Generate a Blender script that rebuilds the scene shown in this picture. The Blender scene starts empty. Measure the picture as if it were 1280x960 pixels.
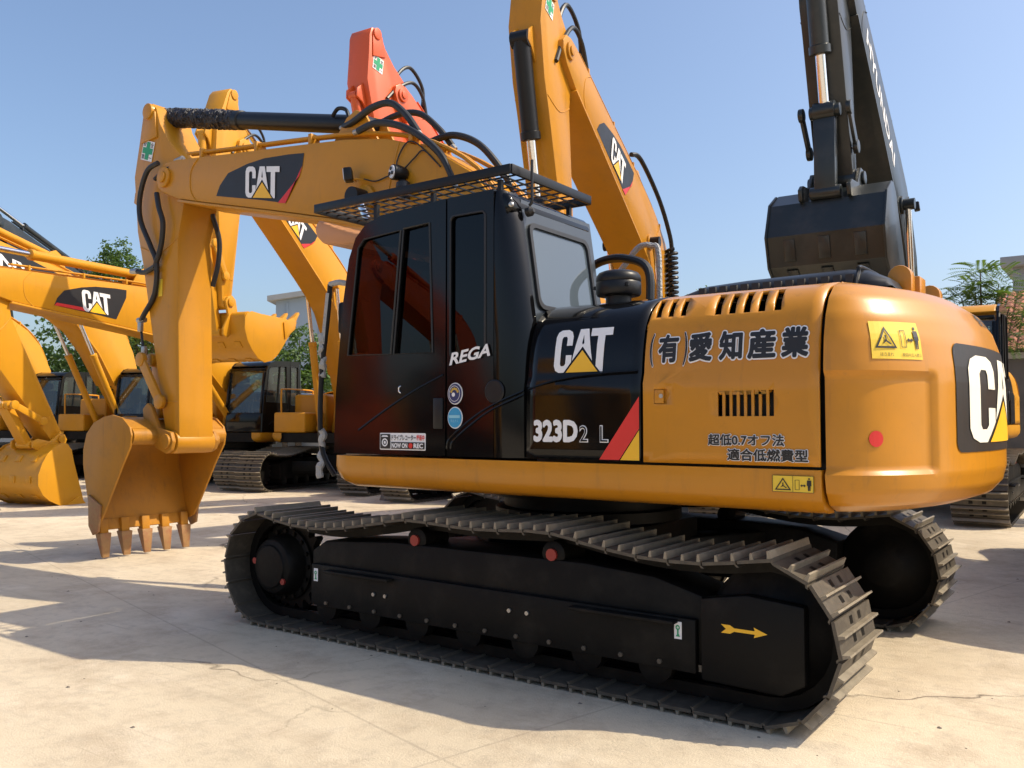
import bpy, bmesh, math, random
from mathutils import Vector, Matrix
R = math.radians
random.seed(7)
scene = bpy.context.scene
COL = scene.collection

# ------------------------------------------------------------------ camera, sky, sun, exposure
cam_d = bpy.data.cameras.new('camera'); cam = bpy.data.objects.new('camera', cam_d); COL.objects.link(cam)
cam_d.sensor_fit = 'HORIZONTAL'; cam_d.sensor_width = 36.0; cam_d.lens = 36.0*1090/1280
cam_d.clip_start = .05; cam_d.clip_end = 3000
cam.location = (-3.2, 5.43, 1.41)
_yaw, _pit = R(-54.53), math.atan(48/1090)
_d = Vector((math.cos(_yaw)*math.cos(_pit), math.sin(_yaw)*math.cos(_pit), math.sin(_pit)))
cam.rotation_euler = _d.to_track_quat('-Z', 'Y').to_euler()
scene.camera = cam
SUN = Vector((-.754, -.458, 1.0)).normalized()
world = bpy.data.worlds.new('World'); scene.world = world; world.use_nodes = True
wn = world.node_tree.nodes; wl = world.node_tree.links; wn.clear()
wo = wn.new('ShaderNodeOutputWorld'); wb = wn.new('ShaderNodeBackground'); ws = wn.new('ShaderNodeTexSky')
ws.sky_type = 'NISHITA'; ws.sun_disc = False
ws.sun_elevation = math.asin(SUN.z); ws.sun_rotation = math.atan2(SUN.x, SUN.y)
ws.altitude = 20; ws.air_density = 1.0; ws.dust_density = 3.2; ws.ozone_density = 3.0
wb.inputs['Strength'].default_value = .128
wl.new(ws.outputs[0], wb.inputs[0]); wl.new(wb.outputs[0], wo.inputs[0])
sun_d = bpy.data.lights.new('sun', 'SUN'); sun = bpy.data.objects.new('sun', sun_d); COL.objects.link(sun)
sun_d.energy = 3.25; sun_d.angle = R(.55); sun_d.color = (1.0, .87, .66)
sun.rotation_euler = (-SUN).to_track_quat('-Z', 'Y').to_euler()
scene.view_settings.view_transform = 'Standard'; scene.view_settings.look = 'None'
scene.view_settings.exposure = .70; scene.view_settings.gamma = 1.0; scene.view_settings.use_curve_mapping = False

# ------------------------------------------------------------------ materials
MATS = {}
def mat(name, col, rough=.5, metal=0., var=.12, scale=6., bump=0., bscale=40., coat=0., dirt=None, dirt_amt=0., dscale=3., spec=.5, detail=5, wear=0., wearcol=(.25,.15,.07)):
    m = bpy.data.materials.new(name); m.use_nodes = True; MATS[name] = m
    nt = m.node_tree; n = nt.nodes; l = nt.links; b = n['Principled BSDF']
    tc = n.new('ShaderNodeTexCoord'); co = tc.outputs['Object']
    no = n.new('ShaderNodeTexNoise'); no.inputs['Scale'].default_value = scale; no.inputs['Detail'].default_value = detail
    no.inputs['Roughness'].default_value = .6; l.new(co, no.inputs['Vector'])
    mx = n.new('ShaderNodeMix'); mx.data_type = 'RGBA'
    c = Vector(col)
    mx.inputs[6].default_value = (*(c*(1-var)), 1); mx.inputs[7].default_value = (*[min(1, x) for x in c*(1+var)], 1)
    l.new(no.outputs[0], mx.inputs[0]); out = mx.outputs[2]
    if dirt:
        n2 = n.new('ShaderNodeTexNoise'); n2.inputs['Scale'].default_value = dscale; n2.inputs['Detail'].default_value = 8
        n2.inputs['Roughness'].default_value = .65; l.new(co, n2.inputs['Vector'])
        mr = n.new('ShaderNodeMapRange'); mr.inputs[1].default_value = .48; mr.inputs[2].default_value = .75
        mr.inputs[4].default_value = dirt_amt; l.new(n2.outputs[0], mr.inputs[0])
        m2 = n.new('ShaderNodeMix'); m2.data_type = 'RGBA'; l.new(mr.outputs[0], m2.inputs[0]); l.new(out, m2.inputs[6])
        m2.inputs[7].default_value = (*dirt, 1); out = m2.outputs[2]
    if wear:
        mp_ = n.new('ShaderNodeMapping'); mp_.inputs['Scale'].default_value = (9, 9, .7); l.new(co, mp_.inputs['Vector'])
        for vec, sc, lo, hi, amt in ((mp_.outputs[0], 1.6, .56, .80, .55), (co, 55, .66, .74, .8), (co, 9, .62, .80, .5)):
            nw = n.new('ShaderNodeTexNoise'); nw.inputs['Scale'].default_value = sc; nw.inputs['Detail'].default_value = 7; nw.inputs['Roughness'].default_value = .7; l.new(vec, nw.inputs['Vector'])
            mw = n.new('ShaderNodeMapRange'); mw.inputs[1].default_value = lo; mw.inputs[2].default_value = hi; mw.inputs[4].default_value = amt*wear; l.new(nw.outputs[0], mw.inputs[0])
            mm = n.new('ShaderNodeMix'); mm.data_type = 'RGBA'; l.new(mw.outputs[0], mm.inputs[0]); l.new(out, mm.inputs[6]); mm.inputs[7].default_value = (*wearcol, 1); out = mm.outputs[2]
    l.new(out, b.inputs['Base Color'])
    rr = n.new('ShaderNodeMapRange'); rr.inputs[3].default_value = max(.02, rough*.8); rr.inputs[4].default_value = min(1, rough*1.25)
    l.new(no.outputs[0], rr.inputs[0]); l.new(rr.outputs[0], b.inputs['Roughness'])
    b.inputs['Metallic'].default_value = metal; b.inputs['Coat Weight'].default_value = coat; b.inputs['Coat Roughness'].default_value = .12
    b.inputs['Specular IOR Level'].default_value = spec
    if bump:
        nb = n.new('ShaderNodeTexNoise'); nb.inputs['Scale'].default_value = bscale; nb.inputs['Detail'].default_value = 6; l.new(co, nb.inputs['Vector'])
        bp = n.new('ShaderNodeBump'); bp.inputs['Strength'].default_value = bump; bp.inputs['Distance'].default_value = .02
        l.new(nb.outputs[0], bp.inputs['Height']); l.new(bp.outputs[0], b.inputs['Normal'])
    return m
def glassmat(name, tint, ior=1.5, rough=.0, body=.0, bodycol=(.05, .06, .07), k=.8):
    m = bpy.data.materials.new(name); m.use_nodes = True; MATS[name] = m
    nt = m.node_tree; n = nt.nodes; l = nt.links; n.remove(n['Principled BSDF']); o = n['Material Output']
    t = n.new('ShaderNodeBsdfTransparent'); t.inputs[0].default_value = (*tint, 1)
    g = n.new('ShaderNodeBsdfGlossy'); g.inputs['Roughness'].default_value = rough; g.inputs[0].default_value = (.95, .97, 1, 1)
    lw = n.new('ShaderNodeLayerWeight'); lw.inputs[0].default_value = .5
    pw = n.new('ShaderNodeMath'); pw.operation = 'POWER'; pw.inputs[1].default_value = 4.0; l.new(lw.outputs['Facing'], pw.inputs[0])
    f = n.new('ShaderNodeMapRange'); f.inputs[3].default_value = ((ior-1)/(ior+1))**2*k; f.inputs[4].default_value = .9; l.new(pw.outputs[0], f.inputs[0])
    d = n.new('ShaderNodeBsdfDiffuse'); d.inputs[0].default_value = (*bodycol, 1)
    m0 = n.new('ShaderNodeMixShader'); m0.inputs[0].default_value = body; l.new(t.outputs[0], m0.inputs[1]); l.new(d.outputs[0], m0.inputs[2])
    mx = n.new('ShaderNodeMixShader'); l.new(f.outputs[0], mx.inputs[0]); l.new(m0.outputs[0], mx.inputs[1]); l.new(g.outputs[0], mx.inputs[2])
    l.new(mx.outputs[0], o.inputs[0]); return m
YEL = mat('machine_yellow', (.52, .212, .010), .32, var=.07, scale=2.5, bump=.035, bscale=12, coat=.35, dirt=(.36, .165, .02), dirt_amt=.42, dscale=1.6, wear=.75, wearcol=(.2,.10,.03), spec=.3)
YEL2 = mat('arm_yellow', (.51, .222, .011), .40, var=.07, scale=3, bump=.05, bscale=14, coat=.12, wear=.55, wearcol=(.2,.10,.03), spec=.3, dirt=(.34, .17, .03), dirt_amt=.4, dscale=2.2)
YELB = mat('bucket_yellow', (.43, .188, .018), .5, wear=1.0, wearcol=(.15,.075,.025), spec=.25, var=.1, scale=3, bump=.06, bscale=30, dirt=(.22, .12, .04), dirt_amt=.6, dscale=2.5)
YELG = mat('yard_yellow', (.58, .265, .012), .42, spec=.3, wearcol=(.25,.12,.03), wear=.5, var=.06, scale=2, bump=.03, coat=.12, dirt=(.38, .19, .03), dirt_amt=.35, dscale=1.5)
ORA = mat('orange_paint', (.66, .095, .012), .42, var=.06, scale=3, coat=.2, dirt=(.4, .1, .05), dirt_amt=.3)
DRK = mat('dark_boom_paint', (.012, .017, .018), .38, var=.15, scale=3, coat=.2, dirt=(.06, .055, .05), dirt_amt=.5)
BLK = mat('black_gloss_paint', (.004, .004, .0045), .09, var=.2, scale=4, coat=.0, dirt=(.011, .010, .009), dirt_amt=.3, dscale=2, spec=.3)
BLM = mat('black_satin', (.009, .0095, .011), .36, var=.2, scale=10, bump=.03, spec=.3)
TRK = mat('track_black_paint', (.006, .0055, .005), .5, var=.3, scale=5, bump=.08, bscale=30, dirt=(.03, .026, .021), dirt_amt=.55, dscale=4, spec=.15)
SHOE = mat('track_steel', (.075, .063, .048), .5, metal=.1, var=.35, scale=14, bump=.1, bscale=50, dirt=(.17, .14, .10), dirt_amt=.75, dscale=9)
LUG = mat('worn_grouser_steel', (.25, .215, .16), .45, metal=.15, var=.35, scale=12, bump=.1, bscale=50, dirt=(.10, .085, .065), dirt_amt=.8, dscale=7)
BACK = mat('sunlit_black_enamel', (.034, .042, .05), .3, var=.15, scale=5, spec=.5, coat=.2)  # black lifted to blue-grey: sun and sky sheen painted into the base colour
RUB = mat('hose_rubber', (.012, .012, .013), .45, var=.2)
BAG = mat('wrapped_plastic_black', (.014, .013, .018), .3, var=.3, bump=1.0, bscale=45)
WRAP = mat('clear_wrap_plastic', (.36, .355, .345), .3, var=.3, scale=30, bump=.8, bscale=60)
CHR = mat('chrome_rod', (.75, .76, .78), .14, metal=1., var=.04)
STL = mat('bare_steel', (.42, .41, .39), .4, metal=.8, var=.1)
WHT = mat('white_vinyl', (.78, .78, .79), .45, var=.03)
RED = mat('red_vinyl', (.66, .025, .02), .4, var=.04)
YVI = mat('yellow_vinyl', (.85, .47, .02), .4, var=.04)
YST = mat('warning_yellow', (.80, .55, .04), .45, var=.04)
BVI = mat('black_vinyl', (.014, .013, .014), .45, var=.1)
GRN = mat('green_vinyl', (.02, .30, .13), .45, var=.05)
BLU = mat('blue_vinyl', (.03, .30, .55), .4, var=.1)
NAV = mat('navy_vinyl', (.02, .03, .12), .4, var=.1)
GLD = mat('gold_vinyl', (.55, .36, .06), .4, var=.1)
ROL = mat('roller_red_cap', (.30, .03, .022), .5, var=.1)
TTH = mat('worn_tooth_steel', (.32, .18, .075), .55, metal=.2, var=.25, scale=20, bump=.15, dirt=(.30, .10, .05), dirt_amt=.9, dscale=12)
VIS = mat('visor_orange', (.52, .24, .10), .45, var=.06)
SEAT = mat('seat_fabric', (.03, .03, .034), .9, var=.2, bump=.2)
GLS = glassmat('tinted_glass', (.05, .052, .056), 1.5, k=.55)
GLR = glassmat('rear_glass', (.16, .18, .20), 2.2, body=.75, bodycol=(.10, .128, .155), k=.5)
GLB = glassmat('yard_cab_glass', (.60, .68, .65), 1.5, body=.06, bodycol=(.30,.36,.34), k=1.6)
LENS = mat('lamp_lens', (.6, .62, .65), .12, var=.1, coat=.5)

# ------------------------------------------------------------------ mesh helpers
class MB:
    def __init__(s): s.v = []; s.f = []; s.m = []; s.cm = 0
    def add(s, vs, fs):
        o = len(s.v); s.v += [tuple(p) for p in vs]
        for f in fs: s.f.append(tuple(i+o for i in f)); s.m.append(s.cm)
        return s
    def box(s, x0, x1, y0, y1, z0, z1):
        return s.add([(x0,y0,z0),(x1,y0,z0),(x1,y1,z0),(x0,y1,z0),(x0,y0,z1),(x1,y0,z1),(x1,y1,z1),(x0,y1,z1)],
                     [(0,3,2,1),(4,5,6,7),(0,1,5,4),(1,2,6,5),(2,3,7,6),(3,0,4,7)])
    def obox(s, c, h, M):
        vs = [Vector(c) + M @ Vector((a*h[0], b*h[1], d*h[2])) for d in (-1,1) for a,b in ((-1,-1),(1,-1),(1,1),(-1,1))]
        return s.add(vs, [(0,3,2,1),(4,5,6,7),(0,1,5,4),(1,2,6,5),(2,3,7,6),(3,0,4,7)])
    def bar(s, p0, p1, w, h, up=(0,0,1)):
        p0, p1 = Vector(p0), Vector(p1); d = p1-p0; L = d.length; d.normalize(); u = Vector(up)
        if abs(d.dot(u)) > .98: u = Vector((1,0,0))
        r = d.cross(u).normalized(); u = r.cross(d)
        return s.obox((p0+p1)/2, (L/2, w/2, h/2), Matrix((d, r, u)).transposed())
    def prism(s, poly, a0, a1, axis='y'):
        n = len(poly)
        if axis == 'y': mk = lambda p, a: (p[0], a, p[1])
        elif axis == 'x': mk = lambda p, a: (a, p[0], p[1])
        else: mk = lambda p, a: (p[0], p[1], a)
        vs = [mk(p, a0) for p in poly] + [mk(p, a1) for p in poly]
        return s.add(vs, [tuple(range(n)), tuple(range(2*n-1, n-1, -1))] + [(i, n+i, n+(i+1) % n, (i+1) % n) for i in range(n)])
    def cyl(s, p0, p1, r0, r1=None, n=16, cap=True):
        r1 = r0 if r1 is None else r1
        p0, p1 = Vector(p0), Vector(p1); d = (p1-p0).normalized()
        a = Vector((0,0,1)) if abs(d.z) < .9 else Vector((1,0,0))
        e = d.cross(a).normalized(); g = d.cross(e); vs = []
        for p, r in ((p0, r0), (p1, r1)):
            for i in range(n):
                t = 2*math.pi*i/n; vs.append(p + e*r*math.cos(t) + g*r*math.sin(t))
        fs = [(i, (i+1) % n, n+(i+1) % n, n+i) for i in range(n)]
        if cap: fs += [tuple(range(n-1, -1, -1)), tuple(range(n, 2*n))]
        return s.add(vs, fs)
    def lathe(s, prof, o, d=(0,0,1), n=20):
        o, d = Vector(o), Vector(d).normalized(); a = Vector((0,0,1)) if abs(d.z) < .9 else Vector((1,0,0))
        e = d.cross(a).normalized(); g = d.cross(e); vs = []; fs = []
        for r, h in prof:
            for i in range(n):
                t = 2*math.pi*i/n; vs.append(o + d*h + e*r*math.cos(t) + g*r*math.sin(t))
        for k in range(len(prof)-1):
            fs += [(k*n+i, k*n+(i+1) % n, (k+1)*n+(i+1) % n, (k+1)*n+i) for i in range(n)]
        fs += [tuple(range(n-1, -1, -1)), tuple(range((len(prof)-1)*n, len(prof)*n))]
        return s.add(vs, fs)
    def tube(s, path, r, n=8, sub=5, rad=None):
        pts = spline(path, sub) if sub > 1 else [Vector(p) for p in path]
        m = len(pts); up = None; vs = []
        for i, p in enumerate(pts):
            t = (pts[min(i+1, m-1)] - pts[max(i-1, 0)]).normalized()
            if up is None: up = t.orthogonal().normalized()
            up = (up - t*up.dot(t)).normalized(); b = t.cross(up)
            rr = r if rad is None else rad(i/(m-1))
            for k in range(n):
                a = 2*math.pi*k/n; vs.append(p + up*rr*math.cos(a) + b*rr*math.sin(a))
        fs = [(i*n+k, i*n+(k+1) % n, (i+1)*n+(k+1) % n, (i+1)*n+k) for i in range(m-1) for k in range(n)]
        fs += [tuple(range(n-1, -1, -1)), tuple(range((m-1)*n, m*n))]
        return s.add(vs, fs)
    def mesh(s, name, bevel=0, seg=2, angle=32, smooth=True):
        bm = bmesh.new(); vv = [bm.verts.new(p) for p in s.v]
        for f, mi in zip(s.f, s.m):
            try: bf = bm.faces.new([vv[i] for i in f]); bf.material_index = mi
            except ValueError: pass
        bmesh.ops.recalc_face_normals(bm, faces=bm.faces[:])
        if bevel:
            es = [e for e in bm.edges if len(e.link_faces) == 2 and e.calc_face_angle(0) > R(28)]
            bmesh.ops.bevel(bm, geom=es, offset=bevel, segments=seg, profile=.5, affect='EDGES', clamp_overlap=True)
        me = bpy.data.meshes.new(name); bm.to_mesh(me); bm.free()
        if smooth:
            for p in me.polygons: p.use_smooth = True
            me.set_sharp_from_angle(angle=R(angle))
        return me
    def build(s, name, m, parent=None, bevel=0, seg=2, angle=32, smooth=True):
        return obj(name, s.mesh(name, bevel, seg, angle, smooth), m, parent)
def spline(path, sub):
    P = [Vector(p) for p in path]; out = []
    for i in range(len(P)-1):
        a, b, c, d = P[max(i-1, 0)], P[i], P[i+1], P[min(i+2, len(P)-1)]
        for k in range(sub):
            t = k/sub; out.append(.5*((2*b) + (c-a)*t + (2*a-5*b+4*c-d)*t*t + (3*b-a-3*c+d)*t*t*t))
    out.append(P[-1]); return out
def obj(name, me, m, parent=None):
    ms = m if isinstance(m, (list, tuple)) else [m]
    if len(me.materials) == 0:
        for x in ms: me.materials.append(x)
    o = bpy.data.objects.new(name, me); COL.objects.link(o)
    if parent: o.parent = parent
    return o
def thing(name, label, cat, loc=(0,0,0), rz=0, group=None):
    o = bpy.data.objects.new(name, None); COL.objects.link(o); o.location = loc; o.rotation_euler = (0,0,rz)
    o.empty_display_size = .3; return tag(o, label, cat, group)
def tag(o, label=None, cat=None, group=None, kind=None):
    if label: o['label'] = label
    if cat: o['category'] = cat
    if group: o['group'] = group
    if kind: o['kind'] = kind
    return o
def arc(cx, cz, r, a0, a1, n): return [(cx+r*math.cos(R(a0+(a1-a0)*i/n)), cz+r*math.sin(R(a0+(a1-a0)*i/n))) for i in range(n+1)]

# 2D outlines (filled, with holes) and lettering as flat geometry
def fill2d(loops, ext=0.):
    cu = bpy.data.curves.new('outline', 'CURVE'); cu.dimensions = '2D'; cu.fill_mode = 'BOTH'; cu.extrude = ext
    for lp in loops:
        sp = cu.splines.new('POLY'); sp.points.add(len(lp)-1); sp.use_cyclic_u = True
        for i, p in enumerate(lp): sp.points[i].co = (p[0], p[1], 0, 1)
    return _curve2geo(cu)
def _curve2geo(cu):
    ob = bpy.data.objects.new('tmp', cu); me = ob.to_mesh()
    g = ([tuple(v.co) for v in me.vertices], [tuple(p.vertices) for p in me.polygons])
    ob.to_mesh_clear(); bpy.data.objects.remove(ob); bpy.data.curves.remove(cu); return g
_tc = {}
def text2d(s, offset=0., shear=0., space=1.):
    k = (s, offset, shear, space)
    if k not in _tc:
        cu = bpy.data.curves.new('lettering', 'FONT'); cu.body = s; cu.size = 1; cu.offset = offset; cu.shear = shear
        cu.space_character = space; cu.resolution_u = 3; _tc[k] = _curve2geo(cu)
    return _tc[k]
def bold(s, r, n=10, dz=.00012):
    """heavier strokes: copies of the character shifted round a small circle, each a hair above the last"""
    g = text2d(s); vs, fs = [], []
    for i in range(n+1):
        a = 2*math.pi*i/n; dx, dy = (0, 0) if i == n else (r*math.cos(a), r*math.sin(a)); o = len(vs)
        vs += [(p[0]+dx, p[1]+dy, dz*i) for p in g[0]]; fs += [tuple(k+o for k in f) for f in g[1]]
    return vs, fs
def bbox2(g): xs = [v[0] for v in g[0]]; ys = [v[1] for v in g[0]]; return min(xs), max(xs), min(ys), max(ys)
def fit(g, u0, u1, v0, v1, ref=None):
    a, b, c, d = bbox2(ref or g)
    return ([(u0+(p[0]-a)/(b-a)*(u1-u0), v0+(p[1]-c)/(d-c)*(v1-v0), p[2] if len(p) > 2 else 0) for p in g[0]], g[1])
def decal(name, g, mp, m, parent, cut=0, label=None):
    """flat geometry g laid on a surface by mp(u, v) -> point; cut = facet size for curved surfaces"""
    bm = bmesh.new(); vv = [bm.verts.new((p[0], p[1], p[2] if len(p) > 2 else 0)) for p in g[0]]
    for f in g[1]:
        try: bm.faces.new([vv[i] for i in f])
        except ValueError: pass
    bmesh.ops.remove_doubles(bm, verts=bm.verts[:], dist=1e-5)
    if cut:
        a, b, c, d = bbox2(g)
        for ax, lo, hi in ((0, a, b), (1, c, d)):
            k = int((hi-lo)/cut)
            for i in range(1, k+1):
                co = [0,0,0]; co[ax] = lo+(hi-lo)*i/(k+1); no = [0,0,0]; no[ax] = 1
                bmesh.ops.bisect_plane(bm, geom=bm.verts[:]+bm.edges[:]+bm.faces[:], plane_co=co, plane_no=no)
    for v in bm.verts:
        dz = v.co.z; x, y = v.co.x, v.co.y; v.co = mp(x, y)
        if dz: v.co.y += dz
    me = bpy.data.meshes.new(name); bm.to_mesh(me); bm.free()
    o = obj(name, me, m, parent)
    if label: o['label'] = label
    return o
def circ(cx, cy, r, n=24, ry=None): return [(cx+r*math.cos(2*math.pi*i/n), cy+(ry or r)*math.sin(2*math.pi*i/n)) for i in range(n)]
def rrect(a, b, c, d, r, n=4):
    o = []
    for cx, cy, s in ((b-r, d-r, 0), (a+r, d-r, 90), (a+r, c+r, 180), (b-r, c+r, 270)):
        o += [(cx+r*math.cos(R(s+90*i/n)), cy+r*math.sin(R(s+90*i/n))) for i in range(n+1)]
    return o
# the maker's three letters with the triangle (height 1, width 1.75)
L_C = [(0,.16),(0,.84),(.05,.95),(.16,1),(.38,1),(.49,.95),(.54,.84),(.54,.62),(.36,.62),(.36,.79),(.33,.84),(.23,.84),(.19,.79),(.19,.2),(.22,.15),(.31,.15),(.36,.2),(.36,.40),(.54,.40),(.54,.235),(.32,0),(.16,0),(.05,.05)]
L_A = [(.735,1),(1.0,1),(1.19,.25),(.87,.585),(.56,.26)]
L_AH = [(.868,.87),(.835,.665),(.87,.625),(.905,.665)]
L_T = [(1.09,1),(1.75,1),(1.75,.82),(1.53,.82),(1.53,0),(1.45,0),(1.31,.13),(1.31,.82),(1.09,.82)]
L_TRI = [(.39,0),(.87,.50),(1.38,0)]
def logo(mp, u0, u1, v0, v1, parent, cut=0, shear=0, mats=None):
    wm, ym = mats or (WHT, YVI)
    ref = ([(0,0,0),(1.75,1,0)], [])
    sh = lambda g: ([(p[0]+shear*p[1], p[1], 0) for p in g[0]], g[1])
    for lp in ([L_C], [L_A, L_AH], [L_T]):
        decal('logo_letter', fit(sh(fill2d(lp)), u0, u1, v0, v1, ref), mp, wm, parent, cut)
    decal('logo_triangle', fit(sh(fill2d([L_TRI])), u0, u1, v0, v1, ref), mp, ym, parent, cut)
def warn_sticker(mp, u0, u1, v0, v1, parent, cut=0, frame=True, words=None):
    """yellow pinch-hazard sticker: triangle with falling figure, wall, double arrow, standing figure"""
    W, H = u1-u0, v1-v0
    m1 = lambda u, v: mp(u, v, 1); m2 = lambda u, v: mp(u, v, 2)
    st = decal('warning_sticker', fill2d([[(u0,v0),(u1,v0),(u1,v1),(u0,v1)]]), m1, YST, parent, cut)
    P = lambda pts: [(u0+a*W, v0+b*H) for a, b in pts]
    lo = .28 if words else .12; hi = .86
    L = lambda b: lo+(hi-lo)*b
    shp = [[P([(.06,L(0)),(.46,L(0)),(.26,L(1))]), P([(.11,L(.09)),(.41,L(.09)),(.26,L(.84))])],
           [P([(.2,L(.2)),(.25,L(.42)),(.24,L(.6)),(.27,L(.6)),(.28,L(.36)),(.36,L(.2)),(.33,L(.17)),(.265,L(.3))])],
           [P([(.55,L(.05)),(.66,L(.05)),(.66,L(.85)),(.55,L(.85))]), P([(.562,L(.08)),(.648,L(.08)),(.648,L(.82)),(.562,L(.82))])],
           [P([(.68,L(.4)),(.72,L(.52)),(.72,L(.44)),(.77,L(.44)),(.77,L(.52)),(.81,L(.4)),(.77,L(.28)),(.77,L(.36)),(.72,L(.36)),(.72,L(.28))])],
           [P(circ(.89, L(.96), .022, 10, .05))], [P([(.84,L(.84)),(.94,L(.84)),(.945,L(.4)),(.925,L(.4)),(.92,L(0)),(.895,L(0)),(.89,L(.38)),(.885,L(0)),(.86,L(0)),(.855,L(.4)),(.835,L(.4))])]]
    if frame: shp += [[P([(.0,0),(1,0),(1,1),(0,1)]), P([(.012,.025),(.988,.025),(.988,.975),(.012,.975)])], [P([(.495,.03),(.505,.03),(.505,.97),(.495,.97)])]]
    for s in shp: decal('sticker_symbol', fill2d(s), m2, BVI, st, cut)
    if words:
        decal('sticker_words', fit(text2d(words[0]), u0+.14*W, u0+.38*W, v0+.07*H, v0+.17*H), m2, BVI, st, cut)
        decal('sticker_words', fit(text2d(words[1]), u0+.55*W, u0+.97*W, v0+.07*H, v0+.16*H), m2, BVI, st, cut)
def safety_cross(mp, u0, u1, v0, v1, parent):
    W, H = u1-u0, v1-v0; m1 = lambda u, v: mp(u, v, 1); m2 = lambda u, v: mp(u, v, 2)
    P = lambda pts: [(u0+a*W, v0+b*H) for a, b in pts]
    st = decal('safety_sticker', fill2d([P([(0,0),(1,0),(1,1),(0,1)])]), m1, WHT, parent)
    decal('green_cross', fill2d([P([(.34,.05),(.66,.05),(.66,.35),(.94,.35),(.94,.65),(.66,.65),(.66,.95),(.34,.95),(.34,.65),(.06,.65),(.06,.35),(.34,.35)])]), m2, GRN, st)
    for t, a, b in (('安', .05, .70), ('全', .70, .70), ('第', .05, .06), ('一', .70, .06)):
        decal('sticker_words', fit(text2d(t, .01), u0+a*W, u0+(a+.25)*W, v0+(b if t != '一' else .16)*H, v0+(b+.24 if t != '一' else .19)*H), m2, BVI, st)

# ------------------------------------------------------------------ ground
def ground_material():
    m = bpy.data.materials.new('worn_concrete'); m.use_nodes = True; nt = m.node_tree; n = nt.nodes; l = nt.links; b = n['Principled BSDF']
    tc = n.new('ShaderNodeTexCoord'); co = tc.outputs['Object']
    def noise(s, d=8, r=.6, v=None):
        x = n.new('ShaderNodeTexNoise'); x.inputs['Scale'].default_value = s; x.inputs['Detail'].default_value = d; x.inputs['Roughness'].default_value = r
        l.new(v or co, x.inputs['Vector']); return x.outputs[0]
    def ramp(v, a, b_, lo=0., hi=1.):
        x = n.new('ShaderNodeMapRange'); x.inputs[1].default_value = a; x.inputs[2].default_value = b_; x.inputs[3].default_value = lo; x.inputs[4].default_value = hi
        l.new(v, x.inputs[0]); return x.outputs[0]
    def mix(f, a, b_):
        x = n.new('ShaderNodeMix'); x.data_type = 'RGBA'; l.new(f, x.inputs[0])
        for i, c in ((6, a), (7, b_)):
            if isinstance(c, tuple): x.inputs[i].default_value = (*c, 1)
            else: l.new(c, x.inputs[i])
        return x.outputs[2]
    c = mix(ramp(noise(.35), .35, .65), (.50, .425, .31), (.64, .55, .415))
    c = mix(ramp(noise(1.7, 12, .75), .48, .68, 0, .75), c, (.38, .30, .215))
    c = mix(ramp(noise(.9, 12, .75), .52, .70, 0, .75), c, (.70, .62, .50))
    c = mix(ramp(noise(7, 12, .8), .50, .70, 0, .65), c, (.33, .28, .22))
    c = mix(ramp(noise(60, 6, .7), .6, .8, 0, .45), c, (.30, .26, .21))
    # tracked smears running across the yard
    mp = n.new('ShaderNodeMapping'); mp.inputs['Scale'].default_value = (.5, 5, 1); mp.inputs['Rotation'].default_value = (0, 0, R(25)); l.new(co, mp.inputs['Vector'])
    c = mix(ramp(noise(1.2, 6, .6, mp.outputs[0]), .58, .74, 0, .35), c, (.34, .28, .21))
    mp3 = n.new('ShaderNodeMapping'); mp3.inputs['Scale'].default_value = (.35, 14, 1); mp3.inputs['Rotation'].default_value = (0, 0, R(-4)); l.new(co, mp3.inputs['Vector'])
    sc_ = n.new('ShaderNodeMath'); sc_.operation = 'MULTIPLY'; l.new(ramp(noise(1.5, 5, .6, mp3.outputs[0]), .60, .70, 0, .6), sc_.inputs[0]); l.new(ramp(noise(.45, 3), .48, .62), sc_.inputs[1])
    c = mix(sc_.outputs[0], c, (.30, .245, .18))
    c = mix(ramp(noise(.75, 4, .5), .66, .76, 0, .5), c, (.27, .225, .17))
    c = mix(ramp(noise(28, 6, .8), .60, .72, 0, .45), c, (.72, .64, .53))
    # cracks and slab joints
    dm = n.new('ShaderNodeMapping'); l.new(co, dm.inputs['Vector'])
    nz = n.new('ShaderNodeTexNoise'); nz.inputs['Scale'].default_value = 2.0; nz.inputs['Detail'].default_value = 6; l.new(co, nz.inputs['Vector'])
    va = n.new('ShaderNodeVectorMath'); va.operation = 'MULTIPLY_ADD'; va.inputs[1].default_value = (.5, .5, 0); l.new(nz.outputs['Color'], va.inputs[0]); l.new(co, va.inputs[2])
    vo = n.new('ShaderNodeTexVoronoi'); vo.feature = 'DISTANCE_TO_EDGE'; vo.inputs['Scale'].default_value = .28; l.new(va.outputs[0], vo.inputs['Vector'])
    ck = ramp(vo.outputs['Distance'], .0, .0035, 1, 0)
    km = n.new('ShaderNodeMath'); km.operation = 'MULTIPLY'; l.new(ck, km.inputs[0]); l.new(ramp(noise(.5, 3), .5, .6), km.inputs[1])
    c = mix(km.outputs[0], c, (.17, .14, .105))
    br = n.new('ShaderNodeTexBrick'); br.inputs['Scale'].default_value = 1; br.offset = 0; br.inputs['Brick Width'].default_value = 6; br.inputs['Row Height'].default_value = 4.5
    br.inputs['Mortar Size'].default_value = .008; rm = n.new('ShaderNodeMapping'); rm.inputs['Rotation'].default_value = (0,0,R(14)); rm.inputs['Location'].default_value = (1.4, 2.6, 0)
    l.new(va.outputs[0], rm.inputs['Vector'])
    rm2 = n.new('ShaderNodeMapping'); rm2.inputs['Rotation'].default_value = (0,0,R(14)); rm2.inputs['Location'].default_value = (1.4, 2.2, 0); l.new(co, rm2.inputs['Vector']); l.new(rm2.outputs[0], br.inputs['Vector'])
    jm = n.new('ShaderNodeMath'); jm.operation = 'MULTIPLY'; jm.inputs[1].default_value = .3; l.new(br.outputs['Fac'], jm.inputs[0])
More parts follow.
